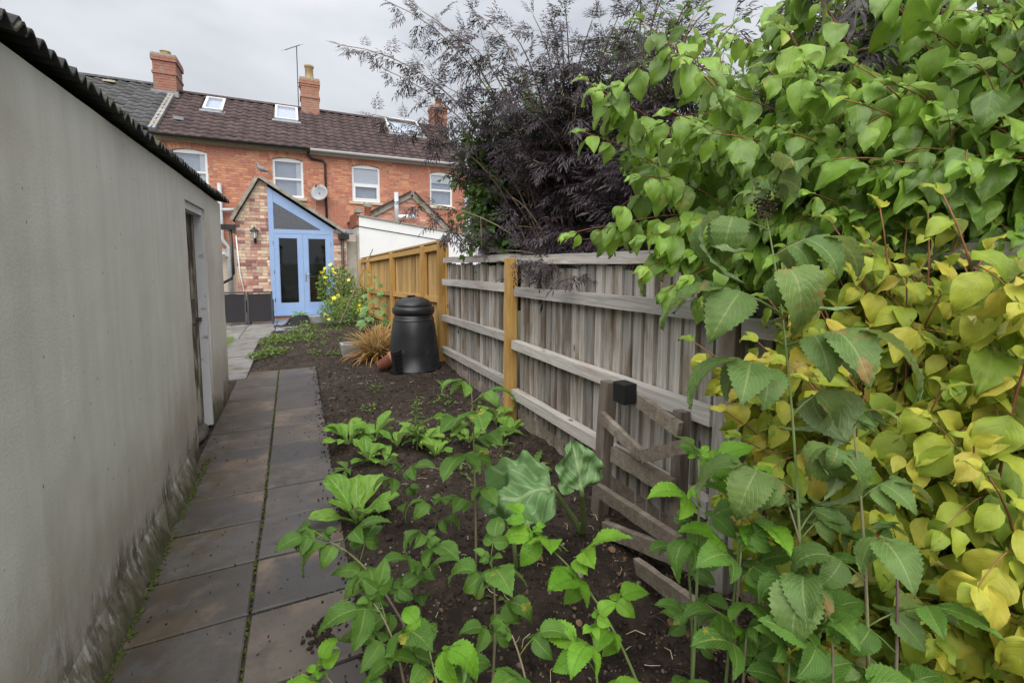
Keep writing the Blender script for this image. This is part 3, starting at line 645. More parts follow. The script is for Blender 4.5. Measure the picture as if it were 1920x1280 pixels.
def chimney(house, x, w, d, z0, z1, pot=None, potm='clay_buff', yc=YR):
    lx = house.location; c = MB()
    bz = lambda a, b, e: c.box((x-w/2-e-lx.x, yc-d/2-e-lx.y, a-lx.z), (x+w/2+e-lx.x, yc+d/2+e-lx.y, b-lx.z))
    H = z1-z0; e = .0
    nc = int(H/.08)
    for k in range(nc):                                         # courses, corbelled near the top
        a = z0+H*k/nc; f = k/nc; e = .045 if f > .86 else (.03 if .5 < f < .58 else (.02 if f > .8 else .0))
        bz(a, a+H/nc-.008, e+rng.uniform(0, .004)); bz(a+H/nc-.008, a+H/nc, e-.012)
    ch = c.build('chimney', 'brick_chimney', house)
    m = MB(); m.box((x-w/2-.03-lx.x, yc-d/2-.03-lx.y, z1-lx.z), (x+w/2+.03-lx.x, yc+d/2+.03-lx.y, z1+.06-lx.z)); m.build('flaunching', 'cement', ch)
    MB().box((x-w/2-.06-lx.x, yc-d/2-.1-lx.y, z0-.06-lx.z), (x+w/2+.06-lx.x, yc+d/2+.05-lx.y, z0+.12-lx.z)).build('flashing', 'lead', ch)
    if pot: 
        m = MB(); r, h = pot; m.lathe([(r*1.05, 0), (r, h*.1), (r*.92, h*.8), (r*1.12, h*.84), (r*1.12, h*.97), (r*.85, h), (r*.8, h*.6)], 16, (x-lx.x, yc-d*.2-lx.y, z1+.05-lx.z)); m.build('chimney_pot', potm, ch, True)
    return ch

XA, XB, XC = -3.65, .55, 5.75
# house A, with the blue-doored extension
hA = empty('terraced_house', (-1.5, YF, 0), label='red brick terraced house with black gutter and two skylights behind the blue doors', cat='house', group='brick terraced houses')
holesA = [(-3.21, -2.35, WZ0, WZ1+RISE), (-.62, .25, WZ0, WZ1+RISE)]
wa = wall_with_holes(XA, XB, 0, ZE+.02, YF, holesA, hA.location).build('wall', 'mortar', hA)
def rel_bricks(house, wallo, x0, x1, z0, z1, y, halfs, mats, holes, **kw):
    lx = house.location; sh = lambda h: (h[0]-lx.x-.004, h[1]-lx.x+.004, h[2]-.004, h[3]+.25 if kw.get('arch') else h[3]+.004)
    kw2 = {k: v for k, v in kw.items() if k != 'arch'}
    bricks(wallo, x0-lx.x, x1-lx.x, z0, z1, y-lx.y, [(a, b, c-a*lx.x) for a, b, c in halfs], mats, holes=[sh(h) for h in holes], **kw2)
rel_bricks(hA, wa, XA, XB, 1.9, ZE, YF, [], RED, holesA, arch=True, prefer=lambda x, z: abs(z-4.0)+abs(x-1.0)*.5)
for h in holesA: window(hA, h[0], h[1], 'sash')
sk = []
for u0, v0, u1, v1 in ((378, 190, 424, 208), (514, 206, 558, 226)):
    a = onroof(u0, v1); b = onroof(u1, v0); sk.append((a.x+.02, b.x+.0, (a.y-YF+.25)/RS.y+.02, (b.y-YF+.25)/RS.y))
rA = roof(hA, XA, XB, 'tile_brown', 0., sk)
for s in sk: skylight(hA, 0, 0, s[2], s[3], s[0], s[1])
v_ = onroof(336, 226); MB().box((-.13, -.1, 0), (.13, .12, .09)).build('roof_vent', 'lead', hA, loc=v_-hA.location)
def gutter(house, x0, x1, mat, r=.06):
    lx = house.location; V = []; F = []; n = 8
    for x in (x0, x1):
        for k in range(n+1): a = math.pi*k/n; V.append((x-lx.x, YF-.3+r*math.cos(a)-lx.y, ZE-.0-r*1.2*math.sin(a)-lx.z))
    MB().add(V, [(k, k+1, n+2+k, n+1+k) for k in range(n)]).build('gutter', mat, house, True)
    MB().box((x0-lx.x, YF-.02-lx.y, ZE-.12-lx.z), (x1-lx.x, YF-.001-lx.y, ZE+.02-lx.z)).build('fascia', mat if mat != 'black_gutter' else 'sill_stone', house)
gutter(hA, XA, .47, 'black_gutter')
lx = hA.location
MB().tube([Vector(p)-lx for p in ((.42, YF-.13, ZE-.08), (.42, YF-.13, ZE-.2), (.5, YF-.07, ZE-.27), (.84, YF-.06, ZE-.3), (.92, YF-.06, ZE-.38), (.92, YF-.06, 1.2))], .036, n=8).build('downpipe', 'black_gutter', hA, True)
MB().tube([Vector(p)-lx for p in ((-2.06, YF-.12, 3.84), (-2.06, YF-.12, 2.2), (-2.02, YF-.12, 2.1), (-1.9, YF-.12, 1.95), (-1.9, YF-.12, .2))], .06, n=10).build('soil_pipe', 'pipe_grey', hA, True)
MB().tube([Vector(p)-lx for p in ((-2.06, YF-.12, 3.05), (-1.7, YF-.2, 3.06))], .055, n=10).build('soil_pipe', 'pipe_grey', hA, True)
MB().tube([Vector(p)-lx for p in ((-2.3, YF-.12, 1.5), (-2.02, YF-.13, 1.75), (-1.9, YF-.13, 1.6))], .05, n=10).build('soil_pipe', 'pipe_grey', hA, True)
c1 = onP(598, 212, (0, YR, 0), Vector((0, 1, 0)))
chimney(hA, .62, .62, .62, 6.85, 8.25, (.15, .52))
# house B
hB = empty('terraced_house', (3, YF, 0), label='red brick terraced house with white gutter and white-framed windows above the white extension', cat='house', group='brick terraced houses')
holesB = [(1.75, 2.66, WZ0, WZ1+RISE), (4.43, 5.27, WZ0, WZ1+RISE)]
wb = wall_with_holes(XB, XC, 0, ZE+.02, YF, holesB, hB.location).build('wall', 'mortar', hB)
rel_bricks(hB, wb, XB, XC, 1.9, ZE, YF, [], RED, holesB, arch=True, prefer=lambda x, z: abs(z-4.1)+abs(x+.7)*.6)
window(hB, *holesB[0][:2], 'tilt'); window(hB, *holesB[1][:2], 'half')
a = onroof(731, 250); b = onroof(780, 231); skB = [(a.x, b.x, (a.y-YF+.25)/RS.y, (b.y-YF+.25)/RS.y)]
roof(hB, XB, XC, 'tile_brown', 0., skB); skylight(hB, 0, 0, skB[0][2], skB[0][3], skB[0][0], skB[0][1])
gutter(hB, .48, XC, 'upvc_white')
chimney(hB, 5.6, .6, .7, 6.85, 8.0, (.14, .3), 'terracotta')
# house on the left, grey tiles
hL = empty('terraced_house', (-6, YF, 0), label='terraced house with dark grey tiled roof and tall brick chimney rising above the shed', cat='house', group='brick terraced houses')
wl = wall_with_holes(-9.5, XA, 0, ZE+.1, YF, [], hL.location).build('wall', 'mortar', hL)
rel_bricks(hL, wl, -5.4, XA, 3.4, ZE+.08, YF, [], RED, [], prefer=lambda x, z: -x)
roof(hL, -8.65, XA+.05, 'tile_grey', .13)
for k in range(14):                                             # bonded verge between the two roofs
    p = Vector((XA+.05, YF-.25, ZE+.1))+RS*(k/14); MB().bar(p-hL.location, p+RS*(1/14-.004)-hL.location, .16, .09, RN).build('verge_tile', 'cement' if k % 3 else 'lead', hL)
lx = hL.location
p = onroof(207, 157, .13); MB().box((-.16, -.14, 0), (.16, .14, .05)).build('repair_tile', 'sill_stone', hL, loc=p-lx+Vector((0, 0, .02)))
chimney(hL, XA-.12, .62, 1.0, 6.95, 8.2, (.14, .2), 'clay_buff')

# ---- TV aerial, dish, pigeon
ae = empty('tv_aerial', (.22, YR-.1, 6.95), label='thin metal television aerial on a mast beside the middle chimney', cat='aerial')
MB().tube([(0, 0, 0), (0, 0, 2.5)], .018, n=6).build('mast', 'dark_metal', ae)
ar = MB(); ar.tube([(-.38, -.35, 2.15), (.12, .1, 2.6)], .016, n=5); ar.build('boom', 'dark_metal', ae)
for k in range(8):
    t_ = k/7; c = Vector((-.38, -.35, 2.15)).lerp(Vector((.12, .1, 2.6)), t_); dd = Vector((.25, -.28, 0)).normalized()
    MB().tube([c-dd*.22, c+dd*.22], .005, n=4).build('rod', 'dish_grey', ae)
for zz in (1.05, 1.2): MB().tube([(0, 0, zz), (.2, .0, zz)], .014, n=5).build('bracket', 'dark_metal', ae)
ds = empty('satellite_dish', onY(599, 362, YF-.25), label='grey round satellite dish fixed to the brick wall beside the downpipe', cat='satellite dish')
dd = Vector((-.35, -.9, .28)).normalized(); M = frame((0, 0, 0), dd.cross(Vector((1, 0, 0))), dd, 1.)
m = MB(); m.lathe([(.001, -.06), (.1, -.05), (.2, -.015), (.27, .03), (.275, .035), (.2, -.005), (.1, -.04), (.001, -.05)], 28); m.v = [M @ Vector(p) for p in m.v]; m.build('dish', 'dish_grey', ds, True)
MB().tube([M @ Vector((0, .26, .03)), M @ Vector((0, .12, .3))], .012, n=5).build('arm', 'dark_metal', ds); MB().tube([M @ Vector((0, .14, .28)), M @ Vector((0, .06, .34))], .03, n=8).build('receiver', 'dark_metal', ds, True)
MB().tube([(0, .02, 0), (.02, .2, -.05), (.02, .26, -.05)], .02, n=6).build('bracket', 'dark_metal', ds)
MB().tube([(-.12, .22, -.15), (-.14, .235, -.6), (-.13, .235, -.98)], .008, n=4).build('cable', 'upvc_white', ds)

# ------------------------------------------------------------ extension with blue French doors
YE = 13.5
ex = empty('house_extension', (0, YE, 0), label='reclaimed brick extension with asymmetric gable and bright blue glazed French doors', cat='extension')
AP, EL, ER = (-.83, 3.62), (-1.44, 2.52), (1.07, 2.38)
def half(p, q): a, b = q[1]-p[1], -(q[0]-p[0]); return (a, b, a*p[0]+b*p[1])
def below(p, q):                                # keep points under line pq (p left of q)
    a, b = -(q[1]-p[1]), (q[0]-p[0]); return (a, b, a*p[0]+b*p[1])
BLX0, BLX1 = -.655, .905
poly = [(-1.40, 0), (BLX0, 0), (BLX0, AP[1]-.12), (AP[0], AP[1]-.03), (-1.40, 2.56)]
wx = MB(); wx.prism(poly, 0, .22); wx.prism([(BLX1, 0), (1.25, 0), (1.25, 2.2), (BLX1, 2.42)], 0, .22)
wx.box((-1.40, .22, 0), (-1.2, YF-YE, 2.5)); wx.box((1.05, .22, 0), (1.25, YF-YE, 2.2)); we = wx.build('wall', 'mortar', ex)
bricks(we, -1.40, BLX0-.003, .0, 3.6, 0, [below((EL[0], EL[1]-.06), (AP[0], AP[1]-.06)), below((AP[0], AP[1]-.06), (ER[0], ER[1]-.06))], OLD, L=.225, H=.07, J=.012, limit=260)
bricks(we, BLX1+.003, 1.25, .0, 2.4, 0, [below((BLX1, 2.4), (1.25, 2.18))], OLD, L=.225, H=.07, J=.012, limit=120)
# roof slopes with stone/tile verge
def slope(p, q, mat, name, th=.05):
    P, Q = Vector((p[0], -.06, p[1])), Vector((q[0], -.06, q[1])); dp = Vector((0, YF-YE+.05, 0)); n = (Q-P).cross(dp).normalized()
    if n.z < 0: n = -n
    V = [P, Q, Q+dp, P+dp]; V = V + [v+n*th for v in V]
    return MB().add(V, [(3, 2, 1, 0), (4, 5, 6, 7), (0, 1, 5, 4), (1, 2, 6, 5), (2, 3, 7, 6), (3, 0, 4, 7)]).build(name, mat, ex)
r1 = slope(EL, AP, 'tile_grey', 'roof'); r2 = slope(AP, (ER[0]+.12, ER[1]-.08), 'tile_grey', 'roof')
for p, q, n in ((EL, AP, 6), (AP, (ER[0]+.12, ER[1]-.08), 9)):
    for k in range(n):
        a = Vector((p[0], -.075, p[1])).lerp(Vector((q[0], -.075, q[1])), k/n); b = Vector((p[0], -.075, p[1])).lerp(Vector((q[0], -.075, q[1])), (k+.985)/n)
        up = Vector((-(b-a).z, 0, (b-a).x)).normalized()*(.045+.004*(k % 2)); MB().bar(a+up*.9, b+up*.9, .14, .075, up).build('verge_tile', 'cement', ex)
# blue joinery
fy0, fy1 = .0, .09
def P2(u, v): p = onY(u, v, YE); return (p.x, p.z)
slope_z = lambda x: AP[1]+(ER[1]-AP[1])*(x-AP[0])/(ER[0]-AP[0])-.07
ZB, ZTR = .13, 2.25
fb = MB()
ti = [P2(509, 374), P2(512, 429), P2(597, 431)]
zt0, zt1 = 2.36, slope_z
tx0, tx1 = BLX0+.12, .56
fb.prism([(BLX0, ZB), (BLX0+.09, ZB), (BLX0+.12, zt0), (tx0, slope_z(tx0)-.2), (tx0, slope_z(tx0)), (BLX0, slope_z(BLX0))], fy0-.012, fy1)
fb.prism([(BLX1-.07, ZB), (BLX1, ZB), (BLX1, slope_z(BLX1)), (BLX1-.07, slope_z(BLX1-.07))], fy0-.012, fy1)
fb.prism([(BLX0+.091, ZTR), (BLX1-.071, ZTR), (BLX1-.071, zt0), (BLX0+.121, zt0)], fy0-.008, fy1-.01)
fb.prism([(tx1+.02, zt0+.001), (BLX1-.071, zt0+.001), (BLX1-.071, slope_z(BLX1-.071)), (tx1+.02, slope_z(tx1+.02))], fy0-.006, fy1-.01)
fb.prism([(tx0+.001, slope_z(tx0)-.3), (tx1+.019, zt0+.02), (tx1+.019, slope_z(tx1+.019)), (tx0+.001, slope_z(tx0))], fy0-.005, fy1-.01)
jf = fb.build('door_surround', 'blue_paint', ex)
MB().prism([(tx0, zt0), (tx1+.04, zt0), (tx0, slope_z(tx0)-.28)], .05, .056).build('pane', 'glass_sky', jf)
MB().box((BLX0-.02, -.1, ZB-.05), (BLX1+.02, .1, ZB-.002)).build('threshold', 'blue_paint', jf)
MB().box((BLX0-.02, -.06, -.02), (BLX1+.02, .14, ZB-.052)).build('step', 'brick_old_red', ex)
for a, b in ((BLX0+.092, .138), (.142, BLX1-.072)):
    m = MB(); st, r0_, r1_ = .115, .29, .12
    m.box((a, -.004, ZB+.003), (a+st, .05, ZTR-.003)); m.box((b-st, -.004, ZB+.003), (b, .05, ZTR-.003))
    m.box((a+st, -.003, ZB+.003), (b-st, .049, ZB+r0_)); m.box((a+st, -.003, ZTR-r1_), (b-st, .049, ZTR-.003))
    for q in ((a+st, a+st+.02), (b-st-.02, b-st)): m.box((q[0], .004, ZB+r0_), (q[1], .045, ZTR-r1_))
    dr = m.build('french_door', 'blue_paint', ex)
    MB().box((a+st+.02, .022, ZB+r0_), (b-st-.02, .028, ZTR-r1_)).build('pane', 'glass', dr)
    if b > .5:
        MB().tube([(a+.05, -.005, 1.18), (a+.05, -.06, 1.18), (a+.17, -.062, 1.18)], .011, n=6).build('handle', 'steel', dr, True)
        MB().box((a+.035, -.012, .98), (a+.066, -.0045, 1.22)).build('handle_plate', 'steel', dr)
    for zz in (.45, 1.2, 1.95): MB().tube([(a-.004 if b < .5 else b+.004, -.012, zz), (a-.004 if b < .5 else b+.004, -.012, zz+.1)], .012, n=6).build('hinge', 'steel', dr)
# the room behind the doors
rm = MB(); rm.box((-1.19, .3, .05), (1.04, 2.9, .1)); rm.box((-1.19, 2.85, .1), (1.04, 2.9, 2.4)); rm.build('room_floor', 'dark_room', ex)
cb = empty('kitchen_cabinet', (.55, YE+1.6, .1), label='brown wooden cabinet inside the room behind the right blue door', cat='cabinet')
m = MB().box((-.35, -.25, 0), (.35, .25, .95)); m.build('carcass', 'room_brown', cb); MB().box((-.38, -.28, .952), (.38, .28, .99)).build('worktop', 'sill_stone', cb); MB().box((-.33, -.275, .06), (-.01, -.252, .9)).build('cabinet_door', 'room_brown', cb); MB().box((.01, -.275, .06), (.33, -.252, .9)).build('cabinet_door', 'room_brown', cb)
tb = empty('dining_table', (-.3, YE+1.2, .1), label='dark table standing inside behind the left blue door', cat='table')
MB().box((-.4, -.3, .7), (.4, .3, .74)).build('table_top', 'dark_metal', tb)
for a in (-.36, .36):
    for b in (-.26, .26): MB().box((a-.03, b-.03, 0), (a+.03, b+.03, .7)).build('leg', 'dark_metal', tb)
# gutters and pipes of the extension
for x, m2 in ((-1.56, 1), (1.17, 0)):
    z = 2.3 if m2 else 2.14
    MB().box((x-.17 if m2 else x-.14, -.1, z), (x+.17 if m2 else x+.14, .12, z+.13)).build('hopper', 'black_gutter', ex)
    MB().box((x-.12, .12, z+.02), (x+.05, 2.9, z+.11)).build('gutter', 'black_gutter', ex)
MB().tube([(-1.5, -.05, 2.3), (-1.48, -.05, 1.2), (-1.52, -.06, 1.08), (-1.75, -.02, .95)], .034, n=8).build('downpipe', 'black_gutter', ex, True)
MB().tube([(1.13, -.05, 2.15), (1.15, -.05, .05)], .036, n=8).build('downpipe', 'black_gutter', ex, True)
MB().tube([(-1.39, -.03, 2.15), (-1.34, -.035, 1.2), (-1.2, -.03, .3)], .016, n=6).build('cable', 'upvc_white', ex, True)
MB().box((.98, -.05, 2.3), (1.45, .5, 2.42)).build('flashing', 'lead', ex)
ln = empty('wall_lantern', (-.97, YE-.02, 2.1), label='small black wall lantern on the reclaimed brick beside the blue doors', cat='lantern')
MB().box((-.03, -.01, -.12), (.03, .012, .04)).build('wall_plate', 'black_gutter', ln); MB().tube([(0, 0, -.08), (0, -.1, -.09), (0, -.12, .0)], .013, n=6).build('arm', 'black_gutter', ln, True)
MB().lathe([(.035, .0), (.065, .17)], 6, (0, -.12, 0)).build('glass_shade', 'blind_white', ln)
m = MB(); m.lathe([(.11, .17), (.105, .19), (.05, .24), (.02, .26), (.012, .3), (.001, .31)], 12, (0, -.12, 0)); m.lathe([(.001, -.02), (.04, -.01), (.04, .005)], 8, (0, -.12, 0))
for k in range(6): a = 6.2832*k/6; m.tube([(.037*math.cos(a), -.12+.037*math.sin(a), 0), (.067*math.cos(a), -.12+.067*math.sin(a), .17)], .005, n=4)
m.build('cap', 'black_gutter', ln)
bd = empty('pigeon', (-.79, YE-.04, 3.74), .2, label='grey pigeon perched on the gable apex of the brick extension', cat='bird')
m = MB(); sp = [((-.17, 0, .17), .022), ((-.1, 0, .165), .05), ((-.02, 0, .15), .07), ((.06, 0, .13), .062), ((.14, 0, .1), .035), ((.25, 0, .06), .022), ((.3, 0, .045), .012)]
sp = [((-.1, 0, .235), .004), ((-.085, 0, .245), .026), ((-.06, 0, .245), .032), ((-.045, 0, .21), .03), ((-.04, 0, .165), .045), ((.0, 0, .135), .062), ((.06, 0, .115), .06), ((.12, 0, .095), .04), ((.2, 0, .07), .022), ((.27, 0, .05), .02)]
V = []; F = []
for i, ((x, y, z), r) in enumerate(sp):
    d = (Vector(sp[min(i+1, 9)][0])-Vector(sp[max(i-1, 0)][0])).normalized(); u = d.cross(Vector((0, 1, 0))).normalized()
    V += [Vector((x, y, z))+u*r*math.sin(6.2832*k/8)*(.5 if i > 7 else 1)+Vector((0, r*math.cos(6.2832*k/8), 0)) for k in range(8)]
for i in range(9): F += [(i*8+k, i*8+(k+1) % 8, i*8+8+(k+1) % 8, i*8+8+k) for k in range(8)]
m.add(V, F+[tuple(range(8)), tuple(range(79, 71, -1))]).build('body', 'bird_feathers', bd, True)
for s in (-.025, .025): MB().tube([(.02, s, .1), (.015, s, 0)], .006, n=5).build('leg', 'terracotta', bd)
MB().tube([(-.1, 0, .236), (-.13, 0, .228)], .007, .002, 5).build('beak', 'dark_metal', bd)

# ------------------------------------------------------------ neighbour's white extension
eb = empty('white_extension', (1.6, 13.6, 0), label='white panelled lean-to extension with sloping fascia behind the orange fence', cat='extension')
zt = lambda x: 2.8-(x-1.6)*.137
lx = eb.location; o = lambda x, z: (x-1.6, z)
MB().prism([o(1.6, 0), o(5.6, 0), o(5.6, zt(5.6)-.3), o(1.6, zt(1.6)-.3)], 0, .2).build('wall', 'panel_white', eb)
MB().prism([o(1.6, zt(1.6)-.275), o(5.6, zt(5.6)-.275), o(5.6, zt(5.6)), o(1.6, zt(1.6))], -.03, .2).build('fascia', 'panel_white', eb)
MB().prism([o(1.605, zt(1.6)-.3), o(5.6, zt(5.6)-.3), o(5.6, zt(5.6)-.275), o(1.605, zt(1.6)-.275)], .012, .19).build('fascia_joint', 'dark_metal', eb)
MB().prism([o(1.55, zt(1.55)+.002), o(5.65, zt(5.65)+.002), o(5.65, zt(5.65)+.04), o(1.55, zt(1.55)+.04)], -.07, 2.9).build('roof', 'cement', eb)
MB().box((-.03, .2, 0), (.0, 2.88, 2.52)).build('side_wall', 'cream_render', eb); MB().box((-.3, .35, 0), (-.031, 2.5, 2.1)).build('side_pier', 'cream_render', eb)
MB().box((-.06, .0, 2.54), (.03, 1.9, 2.93)).build('parapet', 'terracotta', eb); MB().box((-.1, -.03, 2.9), (.12, .2, 3.0)).build('parapet_cap', 'cement', eb)
p = onY(883, 470, 13.58); MB().box((p.x-1.6-.06, -.06, 0), (p.x-1.6+.05, -.005, 2.05)).build('black_post', 'black_gutter', eb)
p = onY(910, 478, 13.58); wn = MB().box((p.x-1.6-.3, -.04, 1.2), (p.x-1.6+.3, -.005, 2.0)).build('window', 'upvc_white', eb); MB().box((p.x-1.6-.24, -.045, 1.26), (p.x-1.6+.24, -.041, 1.94)).build('pane', 'glass_sky', wn)
gb = empty('brick_gable', (3.47, 15.2, 0), label='brick gable with grey cement verges behind the white extension roof', cat='gable wall')
gp = [(2.18, 0), (4.75, 0), (4.75, 2.55), (3.47, 3.73), (2.1, 2.96)]; gl = lambda P: [(x-3.47, z) for x, z in P]
gw = MB().prism(gl(gp), 0, 1.2).build('wall', 'mortar', gb)
bricks(gw, -1.3, 1.28, 2.2, 3.7, 0, [below((2.1-3.47, 2.9), (0, 3.65)), below((0, 3.65), (1.28, 2.5))], [('brick_red', 1), ('brick_old_red', 2)], limit=200)
for a, b in (((2.05, 2.98), (3.47, 3.78)), ((3.47, 3.78), (4.8, 2.55))):
    A_, B_ = Vector((a[0]-3.47, -.03, a[1]-.05)), Vector((b[0]-3.47, -.03, b[1]-.05)); MB().bar(A_, B_, .1, .16, Vector((-(B_-A_).z, 0, (B_-A_).x))).build('verge', 'cement', gb)
    up = Vector((-(B_-A_).z, 0, (B_-A_).x)).normalized()*.1; MB().bar(A_+up+Vector((0, .55, 0)), B_+up+Vector((0, .55, 0)), 1.35, .04, up).build('roof', 'tile_brown', gb)
vp = empty('vent_pipe', (2.92, 14.95, 2.7), label='grey elbowed plastic vent pipe standing on the white extension roof', cat='pipe')
MB().tube([(0, 0, 0), (0, 0, 1.02)], .07, n=12).build('pipe', 'pipe_grey', vp, True); MB().tube([(0, 0, .27), (.5, .05, .29)], .065, n=12).build('pipe', 'upvc_white', vp, True); MB().tube([(.5, .05, .29), (.6, .06, .292)], .08, n=12).build('pipe_end', 'pipe_grey', vp, True)
cp = empty('clay_flue', (2.05, 15.1, 2.7), label='terracotta flue pot with crown top beside the sloping white roof', cat='chimney pot')
MB().lathe([(.1, 0), (.095, .5), (.12, .52), (.13, .66), (.1, .66), (.09, .5)], 14).build('pot', 'terracotta', cp, True); MB().lathe([(.132, .53), (.14, .6), (.134, .67), (.1, .68)], 14).build('crown', 'cement', cp, True)

# ------------------------------------------------------------ rattan seats
for k, (x0, x1, lab) in enumerate(((-1.7, -1.14, 'dark rattan garden seat with its woven back turned, beside the shed corner'), (-1.12, -.58, 'dark rattan garden seat with its woven back turned, beside the blue door'))):
    rs = empty('rattan_seat', ((x0+x1)/2, 12.4, .015), label=lab, cat='garden seat', group='rattan seats in front of the brick wall')
    a = (x1-x0)/2; w_ = MB()
    bk = MB().box((-a+.03, .012, .06), (a-.03, .03, .73)).build('backrest', 'rattan', rs)
    m = MB()
    for i in range(26): z = .07+.65*i/26; m.box((-a+.03, .0+.004*(i % 2), z), (a-.03, .012, z+.017))
    m.build('weave', 'rattan', bk); m = MB()
    for i in range(22): x = -a+.04+(2*a-.08)*i/22; m.box((x, -.003, .065), (x+.007, .006, .725))
    m.build('weave', 'rattan', bk)
    for s in (-a, a-.035): MB().box((s, -.012, 0), (s+.035, .045, .75)).build('leg', 'dark_metal', rs); MB().box((s, .5, 0), (s+.035, .55, .55)).build('leg', 'dark_metal', rs); MB().box((s+.001, .046, .3), (s+.034, .499, .56)).build('side_panel', 'rattan', rs)
    MB().box((-a, -.02, .751), (a, .06, .785)).build('top_rail', 'dark_metal', rs); MB().box((-a+.036, .05, .25), (a-.036, .52, .38)).build('seat', 'rattan', rs)
# ------------------------------------------------------------ fences
XFN, XFF = 1.80, 1.93                   # old fence line at y=1.4 and y=6.4
fx = lambda y: XFN+(XFF-XFN)*(y-1.4)/5.0
of = empty('garden_fence', (1.85, 3.5, 0), label='weathered grey feather-edge fence with horizontal rails behind the vegetable bed', cat='fence')
lx = of.location
BM = []
for k in range(5):
    t_ = .022+.003*k; BM.append([(-.008, -.056), (-.008, .056), (.016-.001*k, .056), (.004, -.056)])
def board_mesh(mat, w, h, k):
    V = []; F = []; n = 4
    for j in range(n+1):
        z = h*j/n; e = .002*mnoise.noise(Vector((k*7., z*3, 1.)))
        for x, y in ((.012, -w/2), (.012, w/2), (-.027+.035, w/2), (.008, w/2-.021), (-.012, w/2-.021), (-.03, -w/2)): V.append((x+e, y+e*.8, z))
    for j in range(n): F += [(j*6+i, j*6+(i+1) % 6, j*6+6+(i+1) % 6, j*6+6+i) for i in range(6)]
    F += [(5, 4, 3, 2, 1, 0), tuple(n*6+i for i in range(6))]
    mb = MB().add(V, F); return mb.mesh('board', mat)
oldb = [board_mesh('wood_grey_v', .112, 1.5, k) for k in range(6)]
y = -.35
while y < 6.32:
    if not any(abs(y-p) < .02 for p in (3.9, 1.42)):
        b = put('board', rng.choice(oldb), of, (fx(y)+.035+rng.uniform(-.004, .004)-lx.x, y-lx.y, .02+rng.uniform(-.02, .015)))
        b.rotation_euler = (rng.uniform(-.006, .006), 0, rng.uniform(-.02, .02))
    y += .1035
def rail(p, q, w, h, mat, parent, name='rail', n=10, rough=.006, up=(0, 0, 1)):
    p, q = Vector(p), Vector(q); V = []; F = []; d = (q-p).normalized(); x = d.cross(Vector(up)).normalized(); u = x.cross(d)
    sd_ = rng.uniform(0, 99)
    for i in range(n+1):
        c = p.lerp(q, i/n)
        for k, (a, b) in enumerate(((-1, -1), (1, -1), (1, 1), (-1, 1))):
            V.append(c + x*(a*w/2+rough*mnoise.noise(Vector((i*.9+sd_, k*5., 0)))) + u*(b*h/2+rough*mnoise.noise(Vector((i*.9+sd_, k*5.+50, 3)))))
    for i in range(n): F += [(i*4+k, i*4+4+k, i*4+4+(k+1) % 4, i*4+(k+1) % 4) for k in range(4)]
    F += [(0, 1, 2, 3), tuple(n*4+k for k in (3, 2, 1, 0))]
    me = MB().add([v-p for v in V], F).mesh(name, mat); return put(name, me, parent, p)
bays = [(-.35, 1.36), (1.49, 3.83), (3.97, 6.4)]
for a, b in bays:
    far = a > 3.9
    for z0, z1, hh, ww, xo in ((1.575, 1.555, .05, .075, .01), (1.32 if not far else 1.3, 1.275 if not far else 1.255, .085, .06, -.02), (.82, .775 if not far else .735, .08, .075, -.03), (.365, .305 if not far else .27, .085, .07, -.03)):
        A_ = Vector((fx(a)+xo-lx.x, a+.002-lx.y, z0)); B_ = Vector((fx(b)+xo-lx.x, b-.002-lx.y, z1))
        rail(A_, B_, ww, hh, 'wood_grey_h', of)
    rail((fx(a)+.035-lx.x, a-lx.y, 1.61), (fx(b)+.035-lx.x, b-lx.y, 1.592), .12, .028, 'wood_grey_h', of, 'capping')
    rail((fx(a)+.02-lx.x, a-lx.y, .08), (fx(b)+.02-lx.x, b-lx.y, .07), .025, .14, 'wood_rot_x', of, 'gravel_board')
def post(y, w, z, mat, parent, xo=0., name='post'):
    p = bevel(MB().box((-w/2, -w/2, -.1), (w/2, w/2, z)).build(name, mat, parent, loc=(fx(y)+xo-parent.location.x, y-parent.location.y, 0)), .006, 2); return p
p_ = post(3.9, .098, 1.585, 'wood_new_v', of, -.045); p_['label'] = 'new orange timber post set into the old fence'
post(1.425, .1, 1.58, 'wood_grey_v', of, -.02); post(-.4, .1, 1.58, 'wood_grey_v', of, -.02)
# new orange fence
nf = empty('timber_fence', (1.8, 9.8, 0), label='newer orange timber fence with posts and narrow boards beyond the compost bin', cat='fence')
ny0, ny1 = 6.52, 13.3; gx = lambda y: 1.95+(1.62-1.95)*(y-6.5)/6.8; gz = lambda y: 1.84+(1.6-1.84)*(y-6.5)/6.8
lx = nf.location
newb = [board_mesh('wood_new_pale', .105, 1.0, k) for k in range(5)]
y = ny0+.05
while y < ny1:
    b = put('board', rng.choice(newb), nf, (gx(y)+.05+rng.uniform(-.004, .004)-lx.x, y-lx.y, .05)); b.scale = (1, 1, gz(y)-.07); y += .1
for y in (6.56, 7.42, 9.6, 12.15, 13.3): bevel(MB().box((-.05, -.05, -.1), (.05, .05, gz(y)-.01)).build('post', 'wood_new_v', nf, loc=(gx(y)-.03-lx.x, y-lx.y, 0)), .005)
ps = (6.56, 7.42, 9.6, 12.15, 13.3)
for a, b in zip(ps[:-1], ps[1:]):
    for zf in (.07, .86, 1.45): rail((gx(a)-lx.x-.005, a+.051-lx.y, gz(a)-zf), (gx(b)-lx.x-.005, b-.051-lx.y, gz(b)-zf), .06, .09, 'wood_new_h', nf, 'rail', 4, .002)
rail((gx(ny0)+.02-lx.x, ny0-.05-lx.y, gz(ny0)+.012), (gx(ny1)+.02-lx.x, ny1-lx.y, gz(ny1)+.012), .11, .03, 'wood_new_h', nf, 'capping', 4, .002)
